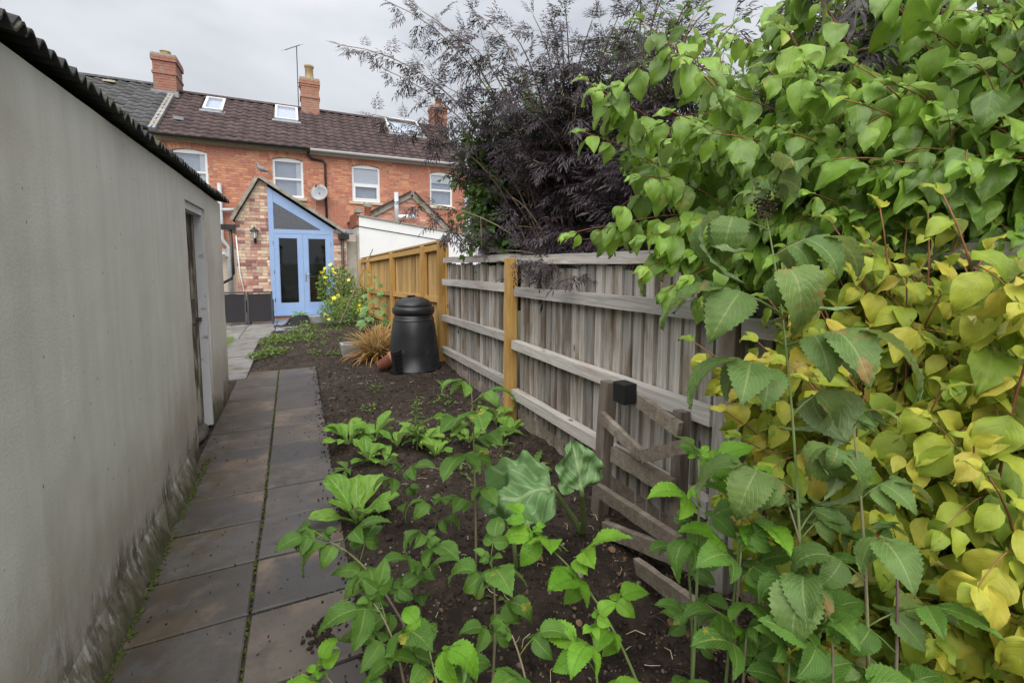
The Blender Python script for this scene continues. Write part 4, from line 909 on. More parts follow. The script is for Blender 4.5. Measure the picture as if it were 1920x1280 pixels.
MB().box((-.012, -.05, 0), (.012, .05, 1.76)).build('end_board', 'wood_new_v', nf, loc=(gx(6.45)+.02-lx.x, 6.44-lx.y, .02))

# ------------------------------------------------------------ compost bin
cb = empty('compost_bin', (1.47, 6.42, .02), .35, label='black plastic compost bin with domed lid standing against the fence', cat='compost bin')
m = MB(); m.lathe([(.375, 0), (.385, .02), (.372, .035), (.365, .04), (.345, .25), (.318, .5), (.285, .7), (.283, .705), (.29, .71), (.285, .715), (.272, .74), (.268, .8), (.2, .81)], 48); m.build('body', 'black_plastic', cb, True)
m = MB(); m.lathe([(.268, .79), (.285, .795), (.295, .82), (.295, .86), (.285, .885), (.262, .895), (.258, .9), (.262, .91), (.262, .925), (.25, .945), (.2, .99), (.12, 1.02), (.05, 1.03), (.001, 1.03)], 48); ld = m.build('lid', 'black_plastic', cb, True)
MB().box((-.09, -.02, 1.0), (.02, .02, 1.05)).build('lid_grip', 'black_gutter', ld)
M = Matrix.Translation((-.36, -.2, 0)) @ Matrix.Rotation(.5, 4, 'Z') @ Matrix.Rotation(-.12, 4, 'X')
m = MB(); m.box((-.13, -.02, 0), (.13, .0, .32), M)
for k in range(5): m.box((-.12, -.032, .03+k*.06), (.12, -.019, .05+k*.06), M)
m.box((-.14, -.03, 0), (-.125, .01, .33), M); m.box((.125, -.03, 0), (.14, .01, .33), M); m.build('hatch', 'black_plastic', cb)
# pots and troughs
tr = empty('concrete_trough', (.82, 7.72, -.02), .05, label='grey concrete trough planter beside the orange grass', cat='planter')
def trough(parent, a, b, h, mat, th=.04, taper=.03):
    V = []; 
    for (k, z) in ((-taper, 0), (0, h)): V += [(-a-k, -b-k, z), (a+k, -b-k, z), (a+k, b+k, z), (-a-k, b+k, z)]
    V += [(-a+th, -b+th, h), (a-th, -b+th, h), (a-th, b-th, h), (-a+th, b-th, h), (-a+th, -b+th, h-.06), (a-th, -b+th, h-.06), (a-th, b-th, h-.06), (-a+th, b-th, h-.06)]
    F = [(i, (i+1) % 4, 4+(i+1) % 4, 4+i) for i in range(4)]+[(4+i, 4+(i+1) % 4, 8+(i+1) % 4, 8+i) for i in range(4)]+[(8+i, 8+(i+1) % 4, 12+(i+1) % 4, 12+i) for i in range(4)]
    bevel(MB().add(V, F).build('trough', mat, parent), .008, 2); MB().add([V[12], V[13], V[14], V[15]], [(0, 1, 2, 3)]).build('soil_fill', 'soil', parent)
trough(tr, .24, .14, .24, 'concrete')
t2 = empty('concrete_trough', (.42, 12.2, .02), .1, label='pale concrete trough on the wet patio in front of the blue doors', cat='planter'); trough(t2, .24, .14, .17, 'concrete')
bp = empty('black_planter', (0., 11.95, .02), .05, label='black plastic planter with a low green plant on the patio', cat='planter'); trough(bp, .19, .12, .2, 'black_gutter', .015, -.03)
ss = empty('black_strip', (-.2, 11.9, .02), label='curved black strip leaning against the black planter on the patio', cat='edging strip')
MB().tube(bez((-.14, 0, .0), (-.06, 0, .03), (.04, .02, .22), 8), .026, .034, 8).build('strip', 'black_gutter', ss, True)
tp = empty('terracotta_pot', (.98, 6.42, .0), label='tipped terracotta pot lying beside the black compost bin', cat='pot')
m = MB(); m.lathe([(.001, 0), (.07, 0), (.105, .2), (.12, .2), (.12, .24), (.105, .24), (.1, .2), (.065, .02), (.001, .02)], 20)
M = Matrix.Translation((0, 0, .085)) @ Matrix.Rotation(R_(62), 4, Vector((.35, 1, 0))); m.v = [M @ Vector(p) for p in m.v]; m.build('pot', 'terracotta', tp, True)
a, b = onY(699, 467, 9.0), gnd(657, 562); b = onY(657, 562, 9.6); sk_ = empty('bamboo_cane', (b.x, 9.6, 0), label='thin bamboo cane leaning over the yellow flowers against the orange fence', cat='cane')
dv = (a-b); MB().tube([b-sk_.location-dv*.5, a-sk_.location], .011, .009, 6).build('cane', 'bamboo', sk_)
# broken wooden trellis against the fence
tl = empty('broken_trellis', (1.6, 1.9, 0), label='broken rotting wooden trellis with black cap leaning against the grey fence', cat='trellis')
lx = tl.location
def tx(u, v, x): return onX(u, v, x)-lx
def trb(p, q, w, h, mat='wood_rot_x', name='slat', up=(1, 0, 0), n=8): return rail(p, q, w, h, mat, tl, name, n, .006, up)
trb(tx(1122, 985, 1.6), tx(1142, 715, 1.66), .075, .075, 'wood_rot_v', 'post')
trb(tx(1268, 1060, 1.66), tx(1278, 770, 1.7), .06, .06, 'wood_rot_v', 'post')
trb(tx(1175, 735, 1.64), tx(1275, 805, 1.64), .075, .03)
trb(tx(1128, 780, 1.55), tx(1205, 855, 1.55), .06, .03)
trb(tx(1205, 855, 1.53), tx(1290, 835, 1.5), .06, .035)
trb(tx(1150, 850, 1.58), tx(1262, 915, 1.6), .085, .04)
trb(tx(1118, 915, 1.52), tx(1275, 1020, 1.5), .07, .035)
trb(tx(1135, 990, 1.5), tx(1300, 1055, 1.48), .075, .04)
trb(tx(1195, 1060, 1.42), tx(1345, 1170, 1.25), .07, .03)
bevel(MB().box((-.045, -.05, -.055), (.04, .05, .055)).build('black_cap', 'black_plastic', tl, loc=tx(1172, 735, 1.58)), .006, 2)
# ------------------------------------------------------------ leaves
PROF = {
 'dog': [(0, .1), (.05, .42), (.14, .76), (.28, .98), (.4, 1), (.55, .88), (.7, .64), (.82, .36), (.92, .13), (1, 0)],
 'rasp': [(0, .2), (.04, .52), (.12, .82), (.26, 1), (.42, .97), (.58, .8), (.72, .58), (.84, .34), (.94, .13), (1, 0)],
 'chard': [(0, .09), (.22, .1), (.34, .32), (.5, .75), (.68, 1), (.84, .92), (.94, .6), (1, .1)],
 'lance': [(0, .1), (.2, .6), (.45, 1), (.7, .7), (.9, .25), (1, 0)],
 'blade': [(0, .8), (.5, 1), (.85, .5), (1, 0)],
 'rhub': [(0, .5), (.04, .85), (.15, 1.05), (.3, 1), (.5, .92), (.7, .72), (.86, .45), (.95, .22), (1, 0)]}
def leaf(Lg, Wd, prof, nu=8, nv=4, fold=.25, bend=.5, pleat=0., npl=7, serr=0., wav=0., twist=0., seed=0):
    pr = PROF[prof]; px_, pw = [a for a, _ in pr], [b for _, b in pr]; V = []; U = []; F = []
    for i in range(nu+1):
        t_ = i/nu; w_ = float(np.interp(t_, px_, pw))*Wd/2
        for j in range(nv+1):
            s = j/nv*2-1; ws = w_
            if serr and abs(s) > .99: ws = w_*(1+serr*(1 if i % 2 else -1)*(.5+t_*.6))
            x = s*ws; z = fold*abs(s)*ws
            if pleat: z += pleat*math.cos(6.2832*(t_*npl-abs(s)*npl*.55))*min(1, abs(s)*2)*(1 if abs(s) < .99 else .6)
            if wav: z += wav*Wd*mnoise.noise(Vector((s*2.2+seed*3.1, t_*4.5, seed*1.7)))*(abs(s)+.15)
            yy = Lg*(t_-bend*bend*t_**3/6); zz = -Lg*bend*t_*t_/2
            a = twist*t_; V.append((x*math.cos(a)-z*math.sin(a), yy+z*bend*t_, zz+x*math.sin(a)+z*math.cos(a))); U.append((t_, s*.5+.5))
    for i in range(nu):
        for j in range(nv): a = i*(nv+1)+j; F.append((a, a+1, a+nv+2, a+nv+1))
    return V, F, U
def xf(V, M): return [tuple(M @ Vector(p)) for p in V]
class LM(MB):
    def __init__(s): MB.__init__(s); s.uv = []
    def leaf(s, VFU, M=None):
        V, F, U = VFU; s.add(xf(V, M) if M is not None else V, F); s.uv += U; return s
    def stalk(s, pts, r0, r1, n=4):
        k = len(s.v); s.tube(pts, r0, r1, n); s.uv += [(.5, .5)]*(len(s.v)-k); return s
    def arrays(s): return (np.array(s.v), np.array(tris(s.f)), np.array(s.uv))
def single(kind, mat, n, hi, lo, **kw):
    """n variants: shared meshes for the leaves built as objects and light arrays for the rest"""
    H, Lo = [], []
    for k in range(n):
        q = dict(kw); q['bend'] = kw.get('bend', .5)*rng.uniform(.6, 1.5); q['fold'] = kw.get('fold', .25)*rng.uniform(.4, 1.4); q['twist'] = rng.uniform(-.3, .3); q['seed'] = k+1
        W = kw.get('W', .6)*rng.uniform(.9, 1.1); q.pop('W', 0)
        H.append(LM().leaf(leaf(1., W, kind, hi[0], hi[1], **q)).mesh('leaf', mat, True)); Lo.append(LM().leaf(leaf(1., W, kind, lo[0], lo[1], **{**q, 'serr': 0})).arrays())
    return H, Lo
def place_leaves(parent, leaves, H, Lo, mat, nobj=300, stuffname='foliage', name='leaf'):
    """leaves: list of (world Matrix, size); the ones that show largest become objects, the rest one mesh"""
    inv = Matrix.Translation(-Vector(parent.location))
    def score(M):
        u, v, z = pix(M.translation)
        if z < .1 or u < -60 or u > 1980 or v < -60 or v > 1340: return 1e3+abs(z)
        return z/max(.02, M.to_scale().y)
    L_ = sorted(leaves, key=score); tl_ = [[] for _ in Lo]
    for i, M in enumerate(L_):
        k = rng.randrange(len(H)); Ml = inv @ M
        if i < nobj: put(name, H[k], parent, mat=Ml)
        else: tl_[k].append(np.array(Ml))
    if len(L_) > nobj: scatter(stuffname, [(V, F, U, T) for (V, F, U), T in zip(Lo, tl_)], mat, parent, smooth=True)
DOG = single('dog', 'leaf_dogwood', 12, (10, 6), (6, 4), W=.6, fold=.3, bend=.8, wav=.24)
DOGY = single('dog', 'leaf_dogwood_yellow', 12, (10, 6), (6, 4), W=.62, fold=.3, bend=.8, wav=.26)
TREE = single('dog', 'leaf_tree', 5, (6, 4), (4, 2), W=.7, fold=.2, bend=.5, wav=.06)
def stem_leaves(pts, t0, spacing, size, out, droop=.9, pair=True, jit=.3, tip=True, phase=0):
    L_ = [0.]
    for a, b in zip(pts[:-1], pts[1:]): L_.append(L_[-1]+(b-a).length)
    tot = L_[-1]; d = tot*t0; k = phase
    while d < tot*1.001:
        i = max(j for j in range(len(L_)) if L_[j] <= d+1e-6); i = min(i, len(pts)-2); f = (d-L_[i])/max(1e-6, L_[i+1]-L_[i])
        p = pts[i].lerp(pts[i+1], f); tg = (pts[i+1]-pts[i]).normalized()
        s = tg.cross(Vector((0, 0, 1)));  s = s.normalized() if s.length > .05 else Vector((1, 0, 0)); u = s.cross(tg)
        ax = s if k % 2 == 0 else u
        for sg in ((1, -1) if pair else (1 if k % 4 < 2 else -1,)):
            dr = (ax*sg*.8 + tg*.45 + Vector((0, 0, -droop)) + rv(jit)).normalized()
            nm = (ax*sg*.5 + Vector((-.35, -.55, .75)) + rv(.45))
            sc = size*rng.choice((.55, .75, .9, 1., 1.1, 1.2))*rng.uniform(.9, 1.1)*(1-.35*max(0, d/tot-.8)/.2)
            out.append(frame(p+dr*.012, dr, nm, sc))
        k += 1; d += spacing*rng.uniform(.8, 1.25)
    if tip:
        for sg in (1, -1): out.append(frame(pts[-1], (tg+s*sg*.5+rv(.2)).normalized(), Vector((-.2, -.4, .8))+rv(.2), size*.5))
def bush(name, label, cat, loc, stems, H, Lo, mat, stemmat, size, spacing, t0=.35, droop=.9, twigs=2, tw=(.12, .35), r=(.008, .0025), nobj=300, extra=(), named='stem', pair=True, tdroop=.1):
    ob = empty(name, loc, label=label, cat=cat); lv = []; lo = Vector(loc); sm = []
    mbs = MB()
    for k, (a, c, b) in enumerate(stems):
        pts = bez(a, c, b, 12); st_ = MB().tube([p-lo for p in pts], r[0]*rng.uniform(.7, 1.2), r[1], 5).build(named, stemmat, ob, True)
        stem_leaves(pts, t0, spacing, size, lv, droop, pair, phase=k)
        for q in range(twigs):
            f = rng.uniform(.35, .95); i = int(f*10); p = pts[i]; tg = (pts[i+1]-pts[i]).normalized()
            d = (tg*.6+rv(1.)).normalized(); l = rng.uniform(*tw); e = p+d*l-Vector((0, 0, l*tdroop)); tp_ = bez(p, p+d*l*.5+Vector((0, 0, l*.12)), e, 6)
            mbs.tube([x-lo for x in tp_], r[1]*1.1, r[1]*.5, 4); stem_leaves(tp_, .25, spacing, size*.9, lv, droop, pair)
    if mbs.v: tag(mbs.build('twigs', stemmat, ob, True), kind='stuff')
    lv += list(extra); place_leaves(ob, lv, H, Lo, mat, nobj); return ob
def inell(c, r, surf=.5):
    while True:
        p = rv(1.)
        if surf < p.length <= 1: return Vector(c)+Vector((p.x*r[0], p.y*r[1], p.z*r[2]))
def stem_to(base, tip, lift=.35, bow=.15): 
    a, b = Vector(base), Vector(tip); m = a.lerp(b, .5); h = (b-a); m = Vector((a.x+h.x*.3, a.y+h.y*.3, a.z+h.z*.75+lift))+rv(bow); return (a, m, b)

# green dogwood hanging over the fence
gs = []
gb_ = Vector((2.15, 1.3, 0))
for _ in range(52):
    tip = inell((1.95, 1.15, 2.25), (.5, 1.25, .85), .5)
    gs.append(stem_to(gb_+Vector((rng.uniform(-.15, .4), rng.uniform(-.9, .9), rng.uniform(.8, 1.3))), tip, .25))
for _ in range(110):
    tip = inell((2.95, 1.4, 2.3), (.5, 2.0, 1.25), .1); gs.append(stem_to(gb_+Vector((.3, rng.uniform(-.9, .9), 1)), tip, .25))
for u, v, d in ((1068, 438, 2.0), (1100, 152, 1.95), (1095, 248, 1.95), (1205, 40, 1.75), (1130, 170, 1.9), (1200, 330, 1.85), (1215, 500, 1.75), (1290, 520, 1.7), (1350, 430, 1.65), (1260, 210, 1.6), (1300, 110, 1.55), (1390, 300, 1.5), (1480, 250, 1.4), (1330, 250, 1.5), (1440, 130, 1.45), (1560, 300, 1.35), (1600, 120, 1.4), (1700, 280, 1.3), (1820, 230, 1.25), (1880, 120, 1.25), (1750, 60, 1.4), (1640, 330, 1.35), (1250, 420, 1.75), (1160, 420, 1.95), (1250, 545, 1.75), (1330, 555, 1.7), (1400, 500, 1.65), (1480, 420, 1.55), (1560, 440, 1.6), (1700, 380, 1.5), (1800, 360, 1.45), (1880, 360, 1.4), (1620, 500, 1.6), (1500, 560, 1.6), (1300, 470, 1.72), (1760, 480, 1.5), (1860, 460, 1.45), (1420, 400, 1.6), (1540, 380, 1.5), (1620, 400, 1.4), (1690, 440, 1.4), (1780, 410, 1.35), (1860, 400, 1.3), (1900, 480, 1.3), (1580, 470, 1.45), (1460, 480, 1.5), (1720, 330, 1.3), (1900, 300, 1.2), (1820, 120, 1.3), (1540, 180, 1.4), (1480, 60, 1.5), (1680, 160, 1.35), (1380, 180, 1.55), (1900, 40, 1.3), (1900, 450, 1.25), (1850, 440, 1.3), (1905, 500, 1.2), (1870, 520, 1.3), (1800, 470, 1.35), (1500, 600, 1.55), (1460, 540, 1.55), (1560, 560, 1.5)):
    tip = atd(u, v, d); b0 = Vector((2.05, max(.5, min(2.0, tip.y+rng.uniform(-.5, .1))), 1.6)); m_ = (b0+tip)/2+Vector((0, 0, .18)); gs.append((b0, m_, tip))
bush('dogwood_shrub', 'large light green dogwood shrub arching over the grey fence', 'shrub', (2.15, 1.3, 0), gs, *DOG, 'leaf_dogwood', 'twig_red', .138, .085, .2, droop=1.15, twigs=3, tw=(.1, .3), r=(.0045, .0018))
# yellow dogwood
ys = []
for _ in range(130):
    tip = inell((1.5, .62, .9), (.32, .55, .85), .3); tip.z = max(tip.z, .15)
    ys.append(stem_to((1.55+rng.uniform(-.12, .15), .6+rng.uniform(-.35, .25), 0), tip, .1, .08))
for u, v, d in ((1480, 470, 1.45), (1560, 420, 1.35), (1650, 390, 1.3), (1740, 400, 1.25), (1500, 560, 1.4), (1420, 640, 1.45), (1600, 520, 1.3), (1700, 520, 1.2), (1850, 470, 1.2), (1330, 690, 1.55), (1360, 770, 1.5), (1450, 720, 1.45), (1550, 700, 1.35), (1800, 640, 1.15), (1650, 760, 1.25), (1880, 760, 1.1), (1750, 900, 1.15), (1850, 1000, 1.1), (1700, 1000, 1.2), (1540, 470, 1.4), (1620, 450, 1.35), (1700, 430, 1.35), (1800, 420, 1.3), (1880, 540, 1.2), (1760, 600, 1.25), (1580, 610, 1.4), (1660, 620, 1.35), (1480, 650, 1.5), (1400, 720, 1.5), (1300, 640, 1.6), (1390, 820, 1.45), (1480, 830, 1.4), (1900, 640, 1.15), (1500, 760, 1.45), (1440, 560, 1.5)):
    tip = atd(u, v, d); ys.append(stem_to((1.52, .6, 0), tip, .1, .05))
bush('dogwood_bush', 'yellowing dogwood bush with red stems in front of the grey fence', 'shrub', (1.55, .6, 0), ys, *DOGY, 'leaf_dogwood_yellow', 'twig_red', .108, .07, .25, droop=1., twigs=4, tw=(.08, .25), r=(.0045, .0018))

# broad-leaved tree behind the elder
tr_ = []
for _ in range(270):
    tip = inell((3.75, 5.7, 2.55), (1.5, 1.6, 1.75), .45); tr_.append(stem_to((3.6+rng.uniform(-.3, .3), 6.0+rng.uniform(-.3, .3), .9), tip, .4, .3))
for _ in range(45): tr_.append(stem_to((3.6+rng.uniform(-.3, .3), 4.6+rng.uniform(-.4, .3), .9), inell((3.5, 3.7, 2.9), (1.0, 1.0, 1.5), .3), .4, .3))
for _ in range(60): tr_.append(stem_to((2.5+rng.uniform(-.2, .3), 5.5, .9), inell(atd(905, 330, 5.2), (.36, .4, .85), 0.), .25, .15))
for _ in range(30): tr_.append(stem_to((2.8, 5.3, 1.2), inell(atd(1010, 230, 5.2), (.5, .4, .5), 0.), .25, .15))
for u, v, d in ((985, 130, 6.5), (900, 150, 6.6), (1030, 190, 6.3), (870, 330, 6.2), (850, 290, 6.3), (860, 420, 5.9), (905, 460, 5.8), (930, 130, 6.8), (1150, 60, 6), (860, 380, 6), (865, 300, 5.0), (880, 340, 5.0), (870, 400, 4.95), (900, 430, 4.9), (880, 250, 5.1), (910, 200, 5.2), (900, 300, 4.95), (930, 400, 4.85), (850, 340, 5.1), (890, 450, 4.9), (860, 260, 5.2), (915, 360, 4.9), (895, 220, 5.1), (940, 470, 4.8), (855, 420, 5.0), (930, 290, 4.9), (985, 140, 5.1), (1010, 170, 5.0), (950, 190, 5.7), (990, 180, 5.6), (1020, 240, 5.4), (1060, 180, 5.5), (1090, 260, 5.2), (1150, 200, 5.0), (925, 255, 5.5), (960, 330, 5.2), (1040, 330, 5.0), (1200, 100, 4.6), (1250, 60, 4.5), (1300, 120, 4.4), (1350, 50, 4.4), (1400, 30, 4.4), (1220, 180, 4.5), (1290, 30, 4.6), (1180, 230, 4.6), (1120, 150, 4.9), (1000, 400, 4.9), (950, 450, 4.9), (1080, 380, 4.7), (1150, 320, 4.6), (1240, 250, 4.3), (1340, 160, 4.3), (1000, 270, 4.6), (1060, 250, 4.4), (930, 330, 4.8), (1110, 420, 4.3), (890, 380, 5.0)):
    tr_.append(stem_to((3.3, 6.4, 1.2), atd(u, v, d), .3, .1))
bush('lilac_tree', 'dense dark green broad-leaved tree growing beyond the fence behind the elder', 'tree', (3.4, 6.4, 0), tr_, *TREE, 'leaf_tree', 'bark_pale', .12, .12, .35, droop=.6, twigs=4, tw=(.2, .5), r=(.02, .005), named='branch')
# leafy hedge filling the neighbour's garden further along
hd = []
for _ in range(120):
    tip = inell((4.2, 2.8, 1.9), (1.3, 2.2, 1.5), .3); hd.append(stem_to((4.2+rng.uniform(-.6, .6), 2.8+rng.uniform(-1.5, 1.5), .2), tip, .3, .3))
bush('hedge_bush', 'dark green bushy hedge beyond the fence seen through gaps in the dogwood', 'shrub', (4.2, 2.8, 0), hd, *TREE, 'leaf_tree', 'bark_pale', .13, .12, .25, droop=.5, twigs=4, tw=(.2, .5), r=(.02, .005), named='branch', nobj=120)

# black lace elder
def frond(seed):
    l = LM(); rg = random.Random(seed); n = 3
    l.stalk([(0, 0, 0), (0, .5, .03), (0, .95, -.02)], .008, .003, 3)
    def finger(base, ang, Lq):
        V = []
        d = Vector((math.sin(ang), math.cos(ang), -.15+rg.uniform(-.15, .15))).normalized(); 
        for k in range(3):
            for sg in ((-1, 1) if k < 2 else (1,)):
                b = base+d*Lq*(.2+.3*k); a2 = ang+sg*.6 if k < 2 else ang
                dd = Vector((math.sin(a2), math.cos(a2), -.2+rg.uniform(-.2, .1))).normalized(); LL = Lq*(.62 if k < 2 else .65)*rg.uniform(.8, 1.2)
                l.leaf(leaf(LL, LL*.2, 'lance', 2, 2, fold=.2, bend=.5), frame(b, dd, Vector((rg.uniform(-.2, .2), 0, 1))))
        l.leaf(leaf(Lq*.7, Lq*.14, 'lance', 2, 2, fold=.2, bend=.4), frame(base, d, Vector((0, 0, 1))))
    for i in range(n):
        b = Vector((0, .3+.24*i, .02)); 
        for sg in (-1, 1): finger(b, sg*rg.uniform(.7, 1.05), .52-.06*i)
    finger(Vector((0, .93, -.02)), 0, .5)
    return l
EH = []; EL_ = []
for k in range(4):
    l = frond(k); EH.append(l.mesh('leaf', 'leaf_elder')); EL_.append(l.arrays())
es = []
eb_ = Vector((2.55, 4.2, 0))
def eld(tip, base=None, lift=.3): es.append(stem_to(base or eb_+Vector((rng.uniform(-.1, .3), rng.uniform(-.5, .5), 1.0)), tip, lift, .12))
for u, v, d in ((640, 85, 5.6), (700, 215, 5.3), (730, 5, 5.0), (790, 20, 4.8), (790, 250, 5.0), (720, 130, 5.3), (850, 60, 4.6), (760, 380, 5.0), (900, 30, 4.4), (960, 60, 4.2), (1050, 40, 3.9), (1130, 90, 3.6), (840, 165, 4.8), (1000, 150, 4.0), (1080, 200, 3.7), (1150, 260, 3.5), (960, 250, 4.3), (1000, 300, 4.0), (1100, 340, 3.7), (1180, 380, 3.5), (960, 370, 4.2), (1040, 430, 3.8), (1120, 450, 3.6), (1200, 440, 3.4), (1030, 490, 3.5), (1140, 500, 3.3), (1240, 60, 3.6), (1250, 160, 3.4), (1210, 210, 3.5), (1230, 300, 3.4), (1160, 30, 3.7), (1040, 95, 3.9), (1260, 360, 3.3), (1090, 520, 3.25), (1010, 220, 4.0), (1000, 490, 3.7), (1060, 15, 3.9), (1110, 40, 3.7), (1180, 70, 3.6), (1000, 30, 4.1), (940, 100, 4.3), (1200, 20, 3.6), (1150, 140, 3.6), (1080, 90, 3.8), (1180, 150, 3.6), (1100, 130, 3.8)):
    eld(atd(u, v, d), lift=.25)
for _ in range(8): eld(inell((2.75, 4.2, 2.3), (.8, 1.2, 1.2), .3))
for u, v, d in ((1230, 120, 3.2), (1280, 60, 3.2), (1260, 230, 3.2), (1320, 180, 3.1), (1300, 30, 3.2), (1350, 100, 3.1), (1210, 60, 3.4), (1290, 280, 3.1), (1240, 20, 3.3), (1340, 250, 3.0), (1380, 40, 3.0), (1270, 150, 3.1)): eld(atd(u, v, d), base=Vector((2.6, 3.0, 1.2)), lift=.3)
for u, v, d in ((1690, 60, 1.75), (1650, 90, 1.7), (1800, 40, 1.7), (1620, 20, 1.8)): eld(atd(u, v, d), base=Vector((2.3, 1.6, 1.6)), lift=.5)
ed = bush('black_elder', 'black lace elder with purple feathery leaves leaning over the fence', 'shrub', (2.35, 4.6, 0), es, EH, EL_, 'leaf_elder', 'bark_pale', .255, .19, .52, droop=.35, twigs=3, tw=(.2, .5), r=(.014, .004), named='branch', tdroop=0.)
T = [np.array(Matrix.Translation(atd(1770+rng.gauss(0, 45), 40+rng.gauss(0, 28), 1.68+rng.gauss(0, .05))-ed.location) @ Matrix.Scale(rng.uniform(.0035, .005), 4)) for _ in range(130)]
scatter('berries', [(ic, icf, None, T)], 'berry', ed, smooth=True)
# ------------------------------------------------------------ raspberry canes
def rasp_leaf(seed, five=False, droop=.8, serr=.085, hi=True):
    """compound leaf of unit length: petiole and three or five pleated leaflets"""
    rg = random.Random(seed); l = LM(); nu, nv = (26, 6)
    a = Vector((0, .34, .07)); l.stalk([(0, 0, 0), (0, .18, .05), a, (0, .46, .06)], .011, .008, 4)
    def lf(p, d, n, L_, bend): l.leaf(leaf(L_, L_*rg.uniform(.66, .76), 'rasp', nu, nv, fold=rg.uniform(.1, .35), bend=bend, pleat=.011*L_/.5, npl=8, serr=serr, wav=.05, twist=rg.uniform(-.25, .25), seed=seed), frame(p, d, n))
    dr = droop*rg.uniform(.7, 1.3)
    lf(Vector((0, .46, .06)), Vector((rg.uniform(-.15, .15), 1, -.25*dr)), Vector((0, .2, 1)), .58, dr)
    for sg in (-1, 1):
        lf(a+Vector((sg*.01, 0, 0)), Vector((sg*1., rg.uniform(.2, .5), -.35*dr)), Vector((sg*.2, 0, 1)), .46*rg.uniform(.85, 1.1), dr*rg.uniform(.7, 1.2))
        if five: lf(Vector((sg*.01, .2, .05)), Vector((sg*1., rg.uniform(0, .25), -.4*dr)), Vector((sg*.2, 0, 1)), .36*rg.uniform(.85, 1.1), dr)
    return l
RL = {m: [rasp_leaf(10*q+k, k % 3 == 0, .6+.4*(k % 3)+(.5 if m == 'leaf_raspberry_old' else 0)).mesh('leaf', m, True) for k in range(9)] for q, m in enumerate(('leaf_raspberry', 'leaf_raspberry_bright', 'leaf_raspberry_old'))}
CN = 0
def cane(label, base, tip, n, size, mat='leaf_raspberry', stem='cane_stem', ctrl=None, t0=.25, r=.006, droop=.0, top=None, away=None, grp=None):
    """raspberry cane: stem with alternate compound leaves"""
    global CN; CN += 1
    base, tip = Vector(base), Vector(tip); base.z = bedz(base.x, base.y) if base.x > EDX else 0.
    ob = empty('raspberry_cane', base, label=label, cat='raspberry plant', group=grp)
    c = Vector(ctrl) if ctrl is not None else Vector((base.x*.75+tip.x*.25, base.y*.75+tip.y*.25, tip.z*.7+base.z*.3))+rv(.03)
    pts = bez(base, c, tip, 14); MB().tube([p-base for p in pts], r, r*.35, 6).build('stem', stem, ob, True)
    for q in range(2): a_ = rng.uniform(0, 6.28); put('leaf', rng.choice(RL[top or mat]), ob, mat=Matrix.Translation(-base) @ frame(tip, Vector((math.cos(a_)*.8, math.sin(a_)*.8, .7)), Vector((0, 0, 1))-W_*.4, size*.36))
    ph = rng.uniform(0, 6.28)
    for k in range(n):
        f = t0+(1-t0)*(k/(max(1, n-1))); i = min(12, int(f*13)); p = pts[i].lerp(pts[i+1], f*13-i); tg = (pts[i+1]-pts[i]).normalized()
        ph += 2.4+rng.uniform(-.4, .4); h = Vector((math.cos(ph), math.sin(ph), 0))
        if h.dot(W_) > .5: h = (h-W_*.7).normalized()                   # foliage opens towards the light of the path
        d = (h + Vector((0, 0, .35-droop)) + tg*.35*(1 if k < n-1 else 3)).normalized()
        s = 1.0*size*(.8+.35*math.sin(3.14*min(1, (1-f)*1.2+.25)))*rng.uniform(.85, 1.15)*(1 if k < n-1 else .7)
        mm = top if (top and f > .75) else mat
        put('leaf', rng.choice(RL[mm]), ob, mat=Matrix.Translation(-base) @ frame(p, d, Vector((0, 0, 1))+h*.2+rv(.25), s))
    return ob
B, O = 'leaf_raspberry_bright', 'leaf_raspberry_old'
cane('tall raspberry cane with red stem and drooping leaves standing beside the rhubarb', gnd(893, 1085), atd(884, 735, 2.05), 9, .24, t0=.3, r=.007, droop=.45)
cane('raspberry cane leaning out over the paving slabs from the bed edge', gnd(800, 1265), atd(600, 1010, 1.75), 9, .21, t0=.25, ctrl=atd(700, 1030, 1.72))
cane('short raspberry cane with spotted leaves growing behind the one over the paving', gnd(790, 1180), atd(800, 1020, 1.75), 5, .2, mat='leaf_raspberry')
cane('low raspberry cane with dark green leaves at the path edge below the leaning cane', gnd(770, 1400), atd(700, 1130, 1.5), 7, .2)
cane('raspberry shoot with pale lime leaf tips touching the paving joint edge', gnd(700, 1480), atd(605, 1262, 1.35), 5, .16, top=B)
cane('raspberry shoot with lime tip and green leaves beside the pale-tipped paving shoot', gnd(850, 1480), atd(800, 1200, 1.4), 6, .18, top=B)
cane('raspberry cane with yellow blotched leaf and purple stem between two green shoots', gnd(920, 1330), atd(920, 1050, 1.55), 6, .2)
cane('leafy raspberry shoot in dark soil just right of the purple-stemmed cane', gnd(1010, 1480), atd(960, 1190, 1.35), 5, .16)
cane('arching raspberry cane with large bright green serrated leaves across bare soil', gnd(1210, 1330), atd(995, 1000, 1.75), 9, .21, mat=B, stem='cane_green', ctrl=atd(1130, 1090, 1.7), t0=.2)
cane('low bright raspberry shoot under the arching bright cane', gnd(1130, 1500), atd(1110, 1180, 1.3), 5, .17, mat=B, stem='cane_green')
cane('small raspberry seedling with brownish stem in the middle of the soil bed', gnd(757, 990), atd(752, 880, 2.45), 5, .17, t0=.2, r=.004)
cane('small drooping raspberry seedling beside the red-stemmed tall cane', gnd(810, 1060), atd(825, 945, 2.15), 4, .18, r=.004)
